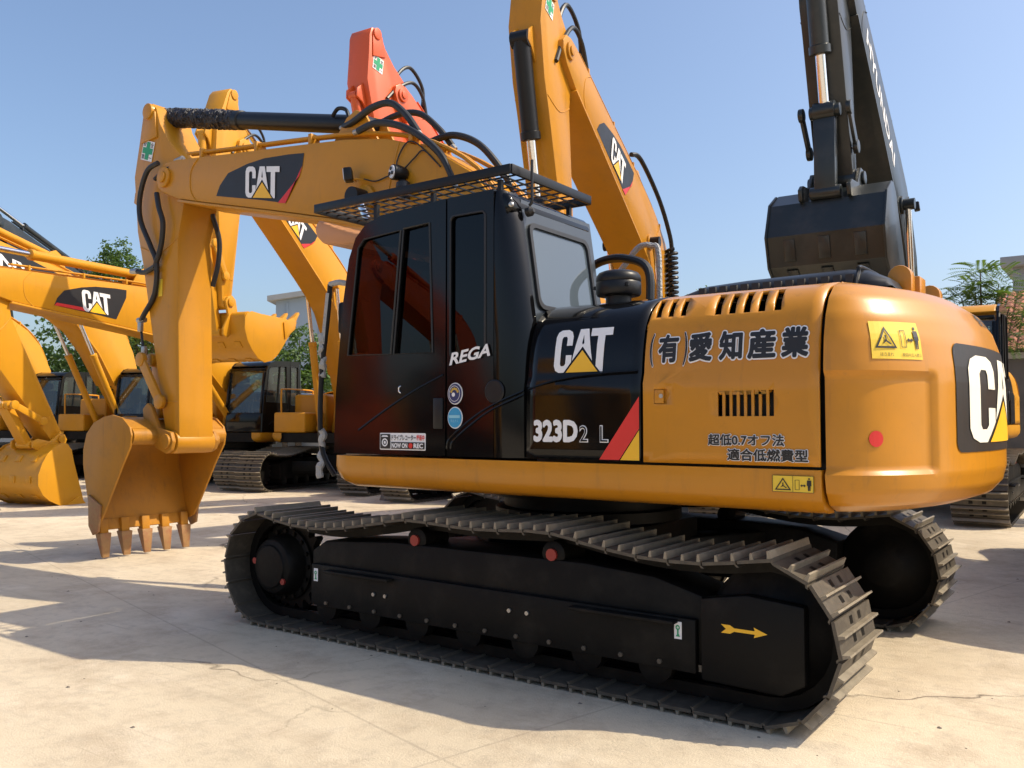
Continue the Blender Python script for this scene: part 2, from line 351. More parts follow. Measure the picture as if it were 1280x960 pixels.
    c = mix(jm.outputs[0], c, (.24, .20, .16))
    l.new(c, b.inputs['Base Color']); b.inputs['Roughness'].default_value = .82; b.inputs['Specular IOR Level'].default_value = .3
    bp = n.new('ShaderNodeBump'); bp.inputs['Strength'].default_value = .42; bp.inputs['Distance'].default_value = .025
    ad = n.new('ShaderNodeMath'); ad.operation = 'ADD'; l.new(noise(9, 10, .7), ad.inputs[0]); l.new(noise(90, 5, .7), ad.inputs[1]); l.new(ad.outputs[0], bp.inputs['Height'])
    l.new(bp.outputs[0], b.inputs['Normal']); return m
g = MB().add([(-400,-400,0),(400,-400,0),(400,400,0),(-400,400,0)], [(0,1,2,3)])
tag(g.build('ground', ground_material(), smooth=False), kind='structure')

# ------------------------------------------------------------------ undercarriage (built once, copied for the other machines)
YT, ZW, RW, XW = 1.19, .40, .37, 1.76
def track_path():
    p = [Vector((x, 0, z-.028)) for x, z in ((-1.76,.798),(-1.5,.765),(-1.2,.765),(-.9,.80),(-.6,.845),(-.1,.83),(.40,.845),(.7,.80),(1.1,.745),(1.45,.75),(1.76,.798))]
    pts = [Vector((a.x, 0, a.z)) for a in spline(p, 8)]
    for i in range(1, 24): a = R(90-180*i/24); pts.append(Vector((XW+RW*math.cos(a), 0, ZW+RW*math.sin(a))))
    for i in range(25): pts.append(Vector((XW-2*XW*i/24, 0, ZW-RW)))
    for i in range(1, 24): a = R(-90-180*i/24); pts.append(Vector((-XW+RW*math.cos(a), 0, ZW+RW*math.sin(a))))
    return pts
def sample_loop(pts, n):
    q = pts + [pts[0]]; cum = [0]
    for a, b in zip(q, q[1:]): cum.append(cum[-1]+(b-a).length)
    out = []; j = 0
    for i in range(n):
        s = cum[-1]*i/n
        while cum[j+1] < s: j += 1
        t = (s-cum[j])/max(1e-9, cum[j+1]-cum[j]); out.append((q[j].lerp(q[j+1], t), (q[j+1]-q[j]).normalized()))
    return out, cum[-1]
def shoe_mesh():
    b = MB(); L, W = .166, .60
    b.box(-L/2, L/2, -W/2, W/2, -.008, .008)
    b.cm = 2
    for x, h in ((-.070, .044), (.012, .038)):
        b.prism([(x-.009, .0085), (x+.009, .0085), (x+.005, h), (x-.005, h)], -W/2+.001, W/2-.001)
    b.cm = 0
    b.prism([(-.096,-.022),(-.083,-.022),(-.075,-.0085),(-.084,-.0085)], -W/2+.004, W/2-.004)
    b.cm = 1
    for x in (-.030, .050):
        for y in (-.085, .055): b.add([(x-.018,y-.022,.0095),(x+.018,y-.022,.0095),(x+.018,y+.022,.0095),(x-.018,y+.022,.0095)], [(0,1,2,3)])
    me = b.mesh('track_shoe', smooth=False); me.materials.append(SHOE); me.materials.append(TRK); me.materials.append(LUG); return me
SHOE_ME = shoe_mesh()
def undercarriage(root):
    path = track_path(); N = 54; smp, per = sample_loop(path, N)
    for s in (1, -1):
        yc = s*YT
        ch = MB()   # link chain inside the shoes
        inner = [(p + Vector((t.z, 0, -t.x))*.012, p + Vector((t.z, 0, -t.x))*.075) for p, t in sample_loop(path, 96)[0]]
        for y0 in (-.10, .06):
            n = len(inner); vs = []
            for a, c in inner: vs += [(a.x, yc+y0, a.z), (a.x, yc+y0+.04, a.z), (c.x, yc+y0+.04, c.z), (c.x, yc+y0, c.z)]
            ch.add(vs, [(i*4+k, i*4+(k+1) % 4, ((i+1) % n)*4+(k+1) % 4, ((i+1) % n)*4+k) for i in range(n) for k in range(4)])
        chain = ch.build('track_chain', TRK, root, smooth=False)
        for p, t in smp:
            o = obj('track_shoe', SHOE_ME, SHOE, chain)
            o.matrix_local = Matrix(((t.x, 0, -t.z, p.x), (0, 1, 0, yc), (t.z, 0, t.x, p.z), (0, 0, 0, 1)))
        f = MB(); ya, yb = (yc-.19, yc+.19)
        f.prism([(1.34,.23),(1.34,.55),(1.22,.62),(.6,.66),(-.8,.66),(-1.2,.63),(-1.46,.56),(-1.46,.22)], ya, yb)
        fr = f.build('track_frame', TRK, root, .015)
        MB().prism([(1.30,.20),(1.30,.47),(-1.44,.45),(-1.44,.19)], min(yc+s*.192, yc+s*.235), max(yc+s*.192, yc+s*.235)).build('frame_side_plate', TRK, fr, .008)
        MB().box(.55, 1.12, min(yc+s*.237, yc+s*.30), max(yc+s*.237, yc+s*.30), .43, .448).build('step_bar', TRK, fr, .004)
        MB().box(-1.35, -.75, min(yc+s*.237, yc+s*.30), max(yc+s*.237, yc+s*.30), .425, .443).build('step_bar', TRK, fr, .004)
        MB().prism([(-1.47,.17),(-1.47,.56),(-1.70,.60),(-1.97,.575),(-1.97,.22),(-1.86,.16)], min(yc+s*.17, yc+s*.245), max(yc+s*.17, yc+s*.245)).build('idler_guard', TRK, fr, .012)
        for bx, bz in ((-.33,.36),(-.45,.36),(.62,.33),(.72,.33)): MB().cyl((bx, yc+s*.232, bz), (bx, yc+s*.246, bz), .012, n=8).build('bolt', STL, fr)
        for i in range(12):
            bx = 1.15-2.4*i/11; MB().cyl((bx, yc+s*.234, .225), (bx, yc+s*.247, .225), .013, n=6).build('bolt', SHOE, fr)
        for i in range(7):
            x = 1.2-2.4*i/6
            r = MB().lathe([(.05,-.2),(.095,-.19),(.095,-.12),(.08,-.11),(.08,.11),(.095,.12),(.095,.19),(.05,.2)], (x, yc, .19), (0,1,0), 14).build('bottom_roller', TRK, root)
        for x in (.42, -.58):
            r = MB().lathe([(.05,-.12),(.075,-.11),(.075,.11),(.055,.12)], (x, yc+s*.06, .685), (0,1,0), 14).build('carrier_roller', TRK, root)
            MB().cyl((x, yc+s*.181, .685), (x, yc+s*.196, .685), .034, n=12).build('hub_cap', ROL, r)
        # sprocket, final drive, idler
        n = 21; poly = []
        for i in range(n):
            for da, rr in ((0,.285),(.28,.345),(.50,.345),(.78,.285)):
                a = 2*math.pi*(i+da)/n; poly.append((XW+rr*math.cos(a), ZW+rr*math.sin(a)))
        sp = MB().prism(poly, yc-.03, yc+.03).build('sprocket', TRK, root, smooth=False)
        d = MB().lathe([(.255,.031),(.255,.055),(.215,.06),(.205,.15),(.185,.19),(.15,.20),(.145,.215),(.05,.22)], (XW, yc, ZW), (0,s,0), 28).build('final_drive', TRK, sp, .004)
        for i in range(16):
            a = 2*math.pi*i/16; c = (XW+.234*math.cos(a), yc+s*.056, ZW+.234*math.sin(a))
            MB().cyl(c, (c[0], c[1]+s*.02, c[2]), .016, n=6).build('bolt', TRK, sp)
        for a in (10, 215):
            c = (XW+.165*math.cos(R(a)), yc+s*.197, ZW+.16*math.sin(R(a))); MB().cyl(c, (c[0], c[1]+s*.012, c[2]), .022, n=10).build('drain_plug', ROL, sp)
        MB().lathe([(.12,-.16),(.14,-.15),(.27,-.08),(.30,-.07),(.30,-.03),(.33,-.025),(.33,.025),(.30,.03),(.30,.07),(.27,.08),(.14,.15),(.12,.16)], (-XW, yc, ZW), (0,1,0), 28).build('idler', TRK, root)
    c = MB()
    for sx in (1, -1):
        for s in (1, -1):
            c.prism([(sx*.25, s*.3), (sx*.62, s*.35), (sx*.95, s*1.01), (sx*.55, s*1.01)], .34, .60, 'z')
    c.prism([(.62,-.5),(.62,.5),(.35,.72),(-.35,.72),(-.62,.5),(-.62,-.5),(-.35,-.72),(.35,-.72)], .36, .74, 'z')
    c.build('car_body', TRK, root, .02)
    MB().lathe([(.62,.745),(.66,.75),(.66,.82),(.60,.83),(.60,.90),(.68,.905),(.68,.965)], (0,0,0), (0,0,1), 40).build('swing_bearing', TRK, root)

# ------------------------------------------------------------------ upper structure
HP = [(1.35,1.205),(1.35,1.60),(1.352,1.625),(1.335,1.65),(1.328,1.72),(1.312,1.82),(1.285,1.92),(1.225,2.01),(1.135,2.07),(1.0,2.105),(.80,2.125)]
HS = [0]
for a, b in zip(HP, HP[1:]): HS.append(HS[-1]+math.hypot(b[0]-a[0], b[1]-a[1]))
def hood(s, off=0.):
    s = max(0, min(HS[-1]-1e-6, s)); i = max(k for k in range(len(HS)-1) if HS[k] <= s)
    t = (s-HS[i])/(HS[i+1]-HS[i]); y = HP[i][0]+(HP[i+1][0]-HP[i][0])*t; z = HP[i][1]+(HP[i+1][1]-HP[i][1])*t
    dy, dz = HP[i+1][0]-HP[i][0], HP[i+1][1]-HP[i][1]; L = math.hypot(dy, dz)
    return y+dz/L*off, z-dy/L*off
def hood_map(side=1, off=0.):
    def f(u, v): y, z = hood(v, off); return Vector((-u, side*y, z))     # u runs to the rear, v up the panel
    return f
def side_map(y, off=.004):
    return lambda u, v, k=1: Vector((-u, y+off*k, v))
def hood_panel(name, x0, x1, m, root, side=1, holes=(), smax=None):
    """door skin with real vent openings; x0 front, x1 rear"""
    smax = smax or HS[-1]
    g = fill2d([[(-x0, 0), (-x1, 0), (-x1, smax), (-x0, smax)]] + [list(h) for h in holes])
    o = decal(name, g, hood_map(side), m, root, .06)
    md = o.modifiers.new('thickness', 'SOLIDIFY'); md.thickness = .02; md.offset = -1 if side > 0 else 1
    for p in o.data.polygons: p.use_smooth = True
    o.data.set_sharp_from_angle(angle=R(30)); return o
# counterweight surface: u = arc length along the plan outline from the middle of the rear, z height
CW = []
for i in range(241):
    a = math.pi/2*(i-120)/120; p = 2.0
    ca, sa = math.cos(a), math.sin(a)
    CW.append(Vector((-2.045-.57*(abs(ca)**(2/p)), 1.35*math.copysign(abs(sa)**(2/p), sa), 0)))
CWU = [0]
for a, b in zip(CW, CW[1:]): CWU.append(CWU[-1]+(b-a).length)
CWH = CWU[-1]/2; CWU = [u-CWH for u in CWU]
CVP = [(.40,.985),(.18,.99),(.07,1.03),(.02,1.09),(0,1.17),(0,1.60),(.005,1.68),(.02,1.80),(.055,1.91),(.115,2.0),(.21,2.07),(.35,2.105),(.6,2.125)]
def sst(a, b, x): t = max(0, min(1, (x-a)/(b-a))); return t*t*(3-2*t)
def cw_inset(z):
    for (i0, z0), (i1, z1) in zip(CVP, CVP[1:]):
        if z0 <= z <= z1: return i0+(i1-i0)*(z-z0)/(z1-z0)
    return 0
def cw_pt(u, inset, z, off=0., panel=True):
    u = max(-CWH, min(CWH, u)); j = 0; lo, hi = 0, 240
    while hi-lo > 1:
        mid = (lo+hi)//2
        if CWU[mid] <= u: lo = mid
        else: hi = mid
    t = (u-CWU[lo])/(CWU[hi]-CWU[lo]); p = CW[lo].lerp(CW[hi], t)
    a, b = CW[max(0, lo-4)], CW[min(240, hi+4)]; tg = (b-a).normalized(); nr = Vector((-tg.y, tg.x, 0))
    if nr.dot(p-Vector((-1.6,0,0))) < 0: nr = -nr
    d = 0
    if panel:
        au = abs(u)
        d = -.026*sst(1.165, 1.20, z)*(1-sst(1.615, 1.65, z))*sst(.955, 1.0, au)
    k = min(1, (CWH-abs(u))/.25+.25) if inset > .12 else 1
    inset_eff = inset
    q = p - nr*inset_eff + nr*(d+off); q.x = min(q.x, -2.045) if True else q.x
    q.z = z; return q
def cw_map(off):
    return lambda u, v, k=1: cw_pt(-u, cw_inset(v), v, off*k)
def counterweight(root):
    zs = []
    for (i0, z0), (i1, z1) in zip(CVP, CVP[1:]):
        n = max(2, int((z1-z0)/.014)) if z0 > 1.1 and z1 < 1.72 else 4
        zs += [(i0+(i1-i0)*k/n, z0+(z1-z0)*k/n) for k in range(n)]
    zs.append(CVP[-1]); nu = 150; vs = []; fs = []
    us = [-CWH+2*CWH*i/nu for i in range(nu+1)]
    for ins, z in zs: vs += [cw_pt(u, ins, z) for u in us]
    for j in range(len(zs)-1):
        for i in range(nu): fs.append((j*(nu+1)+i, j*(nu+1)+i+1, (j+1)*(nu+1)+i+1, (j+1)*(nu+1)+i))
    top = [(len(zs)-1)*(nu+1)+i for i in range(nu+1)]; bot = list(range(nu, -1, -1))
    fs += [tuple(top), tuple(bot)]
    fs.append(tuple([j*(nu+1) for j in range(len(zs))] + [j*(nu+1)+nu for j in range(len(zs)-1, -1, -1)]))
    b = MB(); b.add(vs, fs); me = b.mesh('counterweight', angle=40)
    cw = obj('counterweight', me, YEL, root)
    for y in (.42, -.42):
        m = MB(); m.prism([(-2.14,2.09),(-2.14,2.19)]+arc(-2.20,2.19,.06,0,180,8)+[(-2.26,2.09)], y-.045, y+.045); m.build('lifting_eye', YEL, cw, .008)
    MB().box(-2.27, -2.16, .13, .29, 2.09, 2.21).build('lifting_bracket', YEL, cw, .008)
    return cw
def cab(root, lower=None):
    """cab on the left of the deck; returns parts"""
    L = lower or BLK
    prof = [(1.175,1.205),(1.16,1.60),(1.10,2.20),(1.045,2.50),(.985,2.635),(.89,2.715),(.75,2.755),(.2,2.785),(-.16,2.79),(-.16,1.205)]
    h1 = [(.955,2.56),(1.045,1.855),(.655,1.845),(.575,2.635),(.90,2.615)]
    h2 = [(.55,2.64),(.63,1.845),(.305,1.84),(.335,2.65)]
    h3 = rrect(-.10, .165, 1.80, 2.665, .03)
    def plate(name, loops, y, m, par, th=.03):
        g = fill2d([[(-x, z) for x, z in lp] for lp in loops]); o = decal(name, g, lambda u, v: Vector((-u, y, v)), m, par)
        md = o.modifiers.new('thickness', 'SOLIDIFY'); md.thickness = th; md.offset = -1 if y > .8 else 1; return o
    # door (front part of the left side) and fixed rear quarter
    door_pf = [p for p in prof if p[0] > .2] + [(.205,2.783),(.205,1.205)]
    body = MB()
    body.prism([(.99,2.635),(.89,2.712),(.75,2.752),(.2,2.782),(-.16,2.787),(-.24,2.76),(-.265,2.70),(-.262,2.64),(.9,2.60)], .40, 1.318)
    shell = body.build('cab_shell', BLK, root, .03, 3)
    d = plate('cab_door', [door_pf, h1, h2], 1.35, L, shell)
    q = plate('rear_quarter_panel', [[(.193,1.205),(.193,2.782),(-.16,2.787),(-.16,1.205)], h3], 1.35, L, shell)
    # rounded rear pillar, leaning like the back wall
    rp = MB(); vs = []; K = 10; xb = lambda z: -.385+.135*max(0, (z-1.9)/.9)
    zz = [1.205, 1.9, 2.3, 2.6, 2.70, 2.75, 2.78]
    for z in zz:
        e = 0 if z < 2.65 else (z-2.65)*.25
        for k in range(K+1):
            a = R(90*k/K); rr = .14; vs.append((-.165+(xb(z)+.165)*math.sin(a)*1.0 + e*math.sin(a), 1.35-rr*(1-math.cos(a))-e*.6, z))
    n = K+1
    for z in (zz[-1], zz[0]): pass
    fs = [(j*n+k, j*n+k+1, (j+1)*n+k+1, (j+1)*n+k) for j in range(len(zz)-1) for k in range(K)]
    o = len(vs); vs += [(-.165, 1.21, z) for z in zz]
    fs += [((len(zz)-1)*n+k, (len(zz)-1)*n+k+1, o+len(zz)-1) for k in range(K)]
    fs += [(j*n, (j+1)*n, o+j+1, o+j) for j in range(len(zz)-1)] + [(j*n+K, o+j, o+j+1, (j+1)*n+K) for j in range(len(zz)-1)]
    rp.add(vs, fs).build('rear_pillar', BLK, shell, angle=50)
    # back wall with window
    wy0, wy1, wz0, wz1 = .50, 1.155, 2.10, 2.585
    rw = fill2d([[(.40,1.9),(1.208,1.9),(1.208,2.74),(.40,2.74)], rrect(wy0, wy1, wz0, wz1, .05)])
    o = decal('back_wall', rw, lambda u, v: Vector((xb(v)+.004, u, v)), BACK, shell); md = o.modifiers.new('thickness', 'SOLIDIFY'); md.thickness = .03; md.offset = 1
    o2 = decal('rear_window_seal', fill2d([rrect(wy0-.022, wy1+.022, wz0-.022, wz1+.022, .06), rrect(wy0+.004, wy1-.004, wz0+.004, wz1-.004, .05)]), lambda u, v: Vector((xb(v)-.006, u, v)), RUB, shell)
    md = o2.modifiers.new('thickness', 'SOLIDIFY'); md.thickness = .016; md.offset = 0
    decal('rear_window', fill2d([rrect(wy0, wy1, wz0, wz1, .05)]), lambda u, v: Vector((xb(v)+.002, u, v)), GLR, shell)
    MB().prism([(.395,1.205),(.395,1.895),(1.2,1.895),(1.2,1.205)], -.40, -.37, 'x').build('lower_back_wall', BLM, shell)
    # right wall, floor, windscreen, posts
    plate('right_wall', [prof[:-2]+[(-.22,2.75),(-.38,1.95),(-.38,1.205)], [(.90,2.55),(1.03,1.75),(-.28,1.75),(-.22,2.55)]], .38, L, shell)
    plate('right_window', [[(.90,2.55),(1.03,1.75),(-.28,1.75),(-.22,2.55)]], .39, GLS, shell, .006)
    ws = fill2d([[(.42,1.62),(1.31,1.62),(1.31,2.585),(.42,2.585)]]); fx = lambda z: 1.158-.115*max(0, z-1.6)/.9
    decal('windscreen', ws, lambda u, v: Vector((fx(v)-.012, u, v)), GLS, shell)
    f = MB(); f.bar((1.163,.40,1.6), (1.052,.40,2.5), .05, .05); f.bar((1.163,1.30,1.6), (1.052,1.30,2.5), .05, .05); f.box(1.13, 1.17, .40, 1.318, 1.21, 1.62); f.bar((1.03,.4,2.56),(1.03,1.3,2.56),.08,.05)
    f.build('front_frame', L, shell, .01)
    for nm, lp, y in (('front_sliding_window', h1, 1.336), ('rear_sliding_window', h2, 1.328), ('quarter_window', h3, 1.334)):
        decal(nm, fill2d([[(-x, z) for x, z in lp]]), lambda u, v: Vector((-u, y, v)), GLS, d if nm != 'quarter_window' else q)
    # seals round the panes, thin seam lines and relief curves on the door
    def seal(lp, par):
        MB().tube([(x, 1.353, z) for x, z in lp]+[(lp[0][0], 1.353, lp[0][1])], .007, 5, 1).build('window_seal', RUB, par)
    seal(h1, d); seal(h2, d); seal(h3, q)
    MB().tube([(.94,1.352,1.36),(.70,1.352,1.49),(.45,1.352,1.61),(.22,1.352,1.70)], .006, 6, 6).build('door_crease', L, d)
    MB().lathe([(.001,-.004),(.066,-.004),(.07,.003),(.062,.009),(.001,.009)], (-.19+.02,1.352,1.59), (0,1,0), 24).build('round_cover', BLM, q)
    MB().box(.22, .295, 1.346, 1.362, 1.37, 1.56).build('hinge_cover', BLM, d, .01)
    MB().tube([(.565,1.355,1.64),(.58,1.358,1.63),(.58,1.358,1.605),(.565,1.355,1.595)], .0035, 6, 4).build('door_latch', CHR, d)
    # inside: seat, console, dash
    s = MB(); s.box(.05,.55,.62,1.12,1.55,1.70); s.build('seat_cushion', SEAT, shell, .05, 3)
    s = MB(); s.obox((-.02,.87,1.98), (.06,.25,.32), Matrix.Rotation(R(-10), 3, 'Y')); s.build('seat_back', SEAT, shell, .05, 3)
    s = MB(); s.box(-.1,.03,.76,.98,2.33,2.5); s.build('headrest', SEAT, shell, .04, 3)
    s = MB(); s.box(.1,.6,.45,.57,1.3,1.88); s.box(.1,.6,1.17,1.28,1.3,1.80); s.box(-.35,1.1,.42,1.30,1.21,1.26); s.build('console', SEAT, shell, .03)
    s = MB(); s.bar((.8,1.0,1.25),(.72,1.0,1.95),.03,.03); s.bar((.8,.75,1.25),(.72,.75,1.95),.03,.03); s.obox((.98,.47,1.95),(.03,.1,.08),Matrix.Identity(3)); s.build('control_levers', SEAT, shell, .008)
    return shell
def upper(root, body, own):
    """deck, hood, counterweight and cab. own = only the machine in front gets its lettering"""
    # lower skirt rails
    sk = [(1.35,1.19),(1.352,1.12),(1.345,1.06),(1.31,1.01),(1.25,.985),(1.15,.98),(1.15,1.19)]
    for s in (1, -1):
        b = MB(); n = len(sk); xs = [1.19,1.185,1.16,1.11,1.04,-2.03]; ins = [.10,.06,.03,.012,0,0]
        vs = []
        for x, i_ in zip(xs, ins): vs += [(x, s*(y-i_*.6), z+(i_ if z < 1.1 else 0)) for y, z in sk]
        fs = [(j*n+k, j*n+(k+1) % n, (j+1)*n+(k+1) % n, (j+1)*n+k) for j in range(len(xs)-1) for k in range(n)] + [tuple(range(n)), tuple(range(len(vs)-1, len(vs)-n-1, -1))]
        b.add(vs, fs).build('frame_skirt', body, root, angle=40)
    MB().prism([(1.15,-1.14),(1.15,1.14),(-2.03,1.14),(-2.03,-1.14)], .99, 1.185, 'z').build('main_deck', TRK, root)
    MB().prism([(-.40,-1.25),(-2.035,-1.25),(-2.035,1.25),(-.40,1.25)], 1.19, 1.90, 'z').build('engine_bay', BLM, root)
    if own:
        slots = []
        for x in (-1.145,-1.215,-1.285): slots.append([(-x+.012,.775),(-x+.045,.775),(-x+.022,.945),(-x-.012,.945)])
        for x in (-1.47,-1.545,-1.62,-1.695,-1.775): slots.append([(-x+.015,.765),(-x+.052,.765),(-x+.032,.955),(-x-.005,.955)])
        lou = [[(1.535+.0365*i, .235), (1.535+.0365*i+.024, .235), (1.535+.0365*i+.024, .36), (1.535+.0365*i, .36)] for i in range(8)]
        lt = [[(1.19,.30),(1.265,.30),(1.265,.375),(1.19,.375)]]
    else: slots = lou = lt = []
    sp = hood_panel('service_door', -.395, -1.112, BLK, root)
    ed = hood_panel('engine_door', -1.128, -2.025, body, root, 1, slots+lou+lt)
    hood_panel('right_service_door', -.45, -2.02, body, root, -1)
    # hood top and raised engine cover
    MB().prism([(-.40,-.81),(-.40,.81),(-2.04,.81),(-2.04,-.81)], 2.06, 2.122, 'z').build('hood_top', BLK, root, .01)
    ec = [(-1.02,2.11),(-1.09,2.16),(-1.20,2.195),(-1.45,2.208),(-2.0,2.215),(-2.10,2.20),(-2.20,2.15),(-2.235,2.09)]
    c = MB(); vs = []; n = len(ec)
    rows = [(.80,0),(.79,.35),(.75,.75),(.68,1.0),(-.68,1.0),(-.75,.75),(-.79,.35),(-.80,0)]
    for y, k in rows: vs += [(x, y, 2.095+(z-2.095)*k) for x, z in ec]
    fs = [(j*n+i, j*n+i+1, (j+1)*n+i+1, (j+1)*n+i) for j in range(len(rows)-1) for i in range(n-1)]
    c.add(vs, fs); cov = c.build('engine_cover', BLM, root, angle=60)
    for i in range(14):
        x = -1.22-.062*i
        MB().obox((x, .783, 2.150), (.019, .012, .022), Matrix.Rotation(R(0), 3, 'Z')).build('vent_slot', BVI, cov)
    MB().tube([(-2.06,.80,2.11),(-2.06,.74,2.185),(-2.06,.6,2.222),(-2.06,-.6,2.222),(-2.06,-.74,2.185),(-2.06,-.80,2.11)], .012, 8, 4).build('cover_strap', BLM, cov)
    # right hand tank, tool box and rails
    MB().box(-.42, .42, -1.33, -.50, 1.19, 2.02).build('fuel_tank', body, root, .06, 3)
    MB().box(.43, 1.14, -1.33, -.55, 1.19, 1.62).build('tool_box', body, root, .04, 3)
    MB().box(.60, .95, -1.336, -1.331, 1.33, 1.45).build('box_vent', BLM, root)
    MB().tube([(1.05,-1.2,1.62),(1.05,-1.2,2.05),(.95,-1.2,2.12),(.0,-1.2,2.12),(-.1,-1.2,2.08),(-.1,-1.2,2.0)], .018, 8, 4).build('hand_rail', body, root)
    b = MB(); b.prism([(-.12,1.19),(.45,1.19),(.33,1.80),(.15,1.97),(-.03,1.80)], .27, .35); b.prism([(-.12,1.19),(.45,1.19),(.33,1.80),(.15,1.97),(-.03,1.80)], -.35, -.27)
    b.build('boom_bracket', body, root, .02)
    return sp, ed

# ------------------------------------------------------------------ boom, stick and bucket (shape drawn once, posed by joint positions)
F0, N0, T0 = Vector((.15,1.75)), Vector((4.87,3.93)), Vector((4.75,1.22))
BOOM = [(.00,1.90),(-.04,1.74),(.05,1.60),(.20,1.55),(.36,1.64),(.80,2.12),(1.25,2.62),(1.65,2.93),(2.0,3.07),(2.37,3.165),(3.2,3.355),(4.25,3.585),(4.62,3.67),(4.90,3.775),(5.01,3.86),(5.03,3.95),(4.98,4.04),(4.86,4.085),(4.68,4.085),(3.8,3.99),(3.0,3.91),(2.24,3.83),(1.75,3.745),(1.28,3.585),(.83,3.30),(.40,2.74)]
STICK = [(4.645,1.20),(4.66,1.5),(4.70,2.45),(4.735,3.28),(4.62,3.72),(4.62,3.98),(4.72,4.16),(4.93,4.35),(5.09,4.56),(5.16,4.74),(5.24,4.81),(5.35,4.80),(5.41,4.70),(5.46,4.45),(5.55,4.06),(5.47,3.45),(5.36,3.1),(5.0,1.72),(4.87,1.22),(4.84,1.13),(4.75,1.09),(4.67,1.13)]
BK_ANG = [(.20,.13),(.42,.27),(.78,.25),(1.0,.05),(1.06,-.28),(.97,-.60),(.868,-.87)]
BK_BACK = [(.20,.13),(.34,.215),(.52,.245),(.68,.225),(.86,.165),(.985,.06),(1.04,-.10),(1.035,-.25),(.99,-.42),(.93,-.60),(.885,-.76),(.868,-.87)]
def frame2(A0, B0, A1, B1, extra=0., uni=True):
    a, b = B0-A0, B1-A1; s = b.length/a.length; t = math.atan2(b.y, b.x)-math.atan2(a.y, a.x)+extra
    c, sn = math.cos(t)*s, math.sin(t)*s
    return lambda p: Vector((A1.x+c*(p[0]-A0.x)-sn*(p[1]-A0.y), A1.y+sn*(p[0]-A0.x)+c*(p[1]-A0.y)))
def hydraulic(name, p0, p1, frac, r, mb, root, y, rodr=None, wrap=None, rodmat=None):
    """barrel from p0, rod to p1 (x,z pairs) at lateral offset y"""
    a, b = Vector((p0[0], y, p0[1])), Vector((p1[0], y, p1[1])); d = (b-a); L = d.length; d.normalize(); e = a+d*L*frac
    m = MB(); m.lathe([(r*.8,.02),(r,.03),(r,L*frac-.10),(r*1.14,L*frac-.09),(r*1.14,L*frac-.01),(r*.9,L*frac)], a, d, 18)
    m.cyl(a-Vector((0,r*1.05,0)), a+Vector((0,r*1.05,0)), r*.95, n=16)
    o = m.build(name, mb, root, angle=40)
    q = MB(); q.cyl(e-d*.02, b-d*r*.7, rodr or r*.55, n=14); q.build('rod', rodmat or CHR, o)
    w = MB(); w.cyl(b-Vector((0,r*1.1,0)), b+Vector((0,r*1.1,0)), r*1.0, n=16); w.build('rod_eye', mb, o)
    return o, e, b
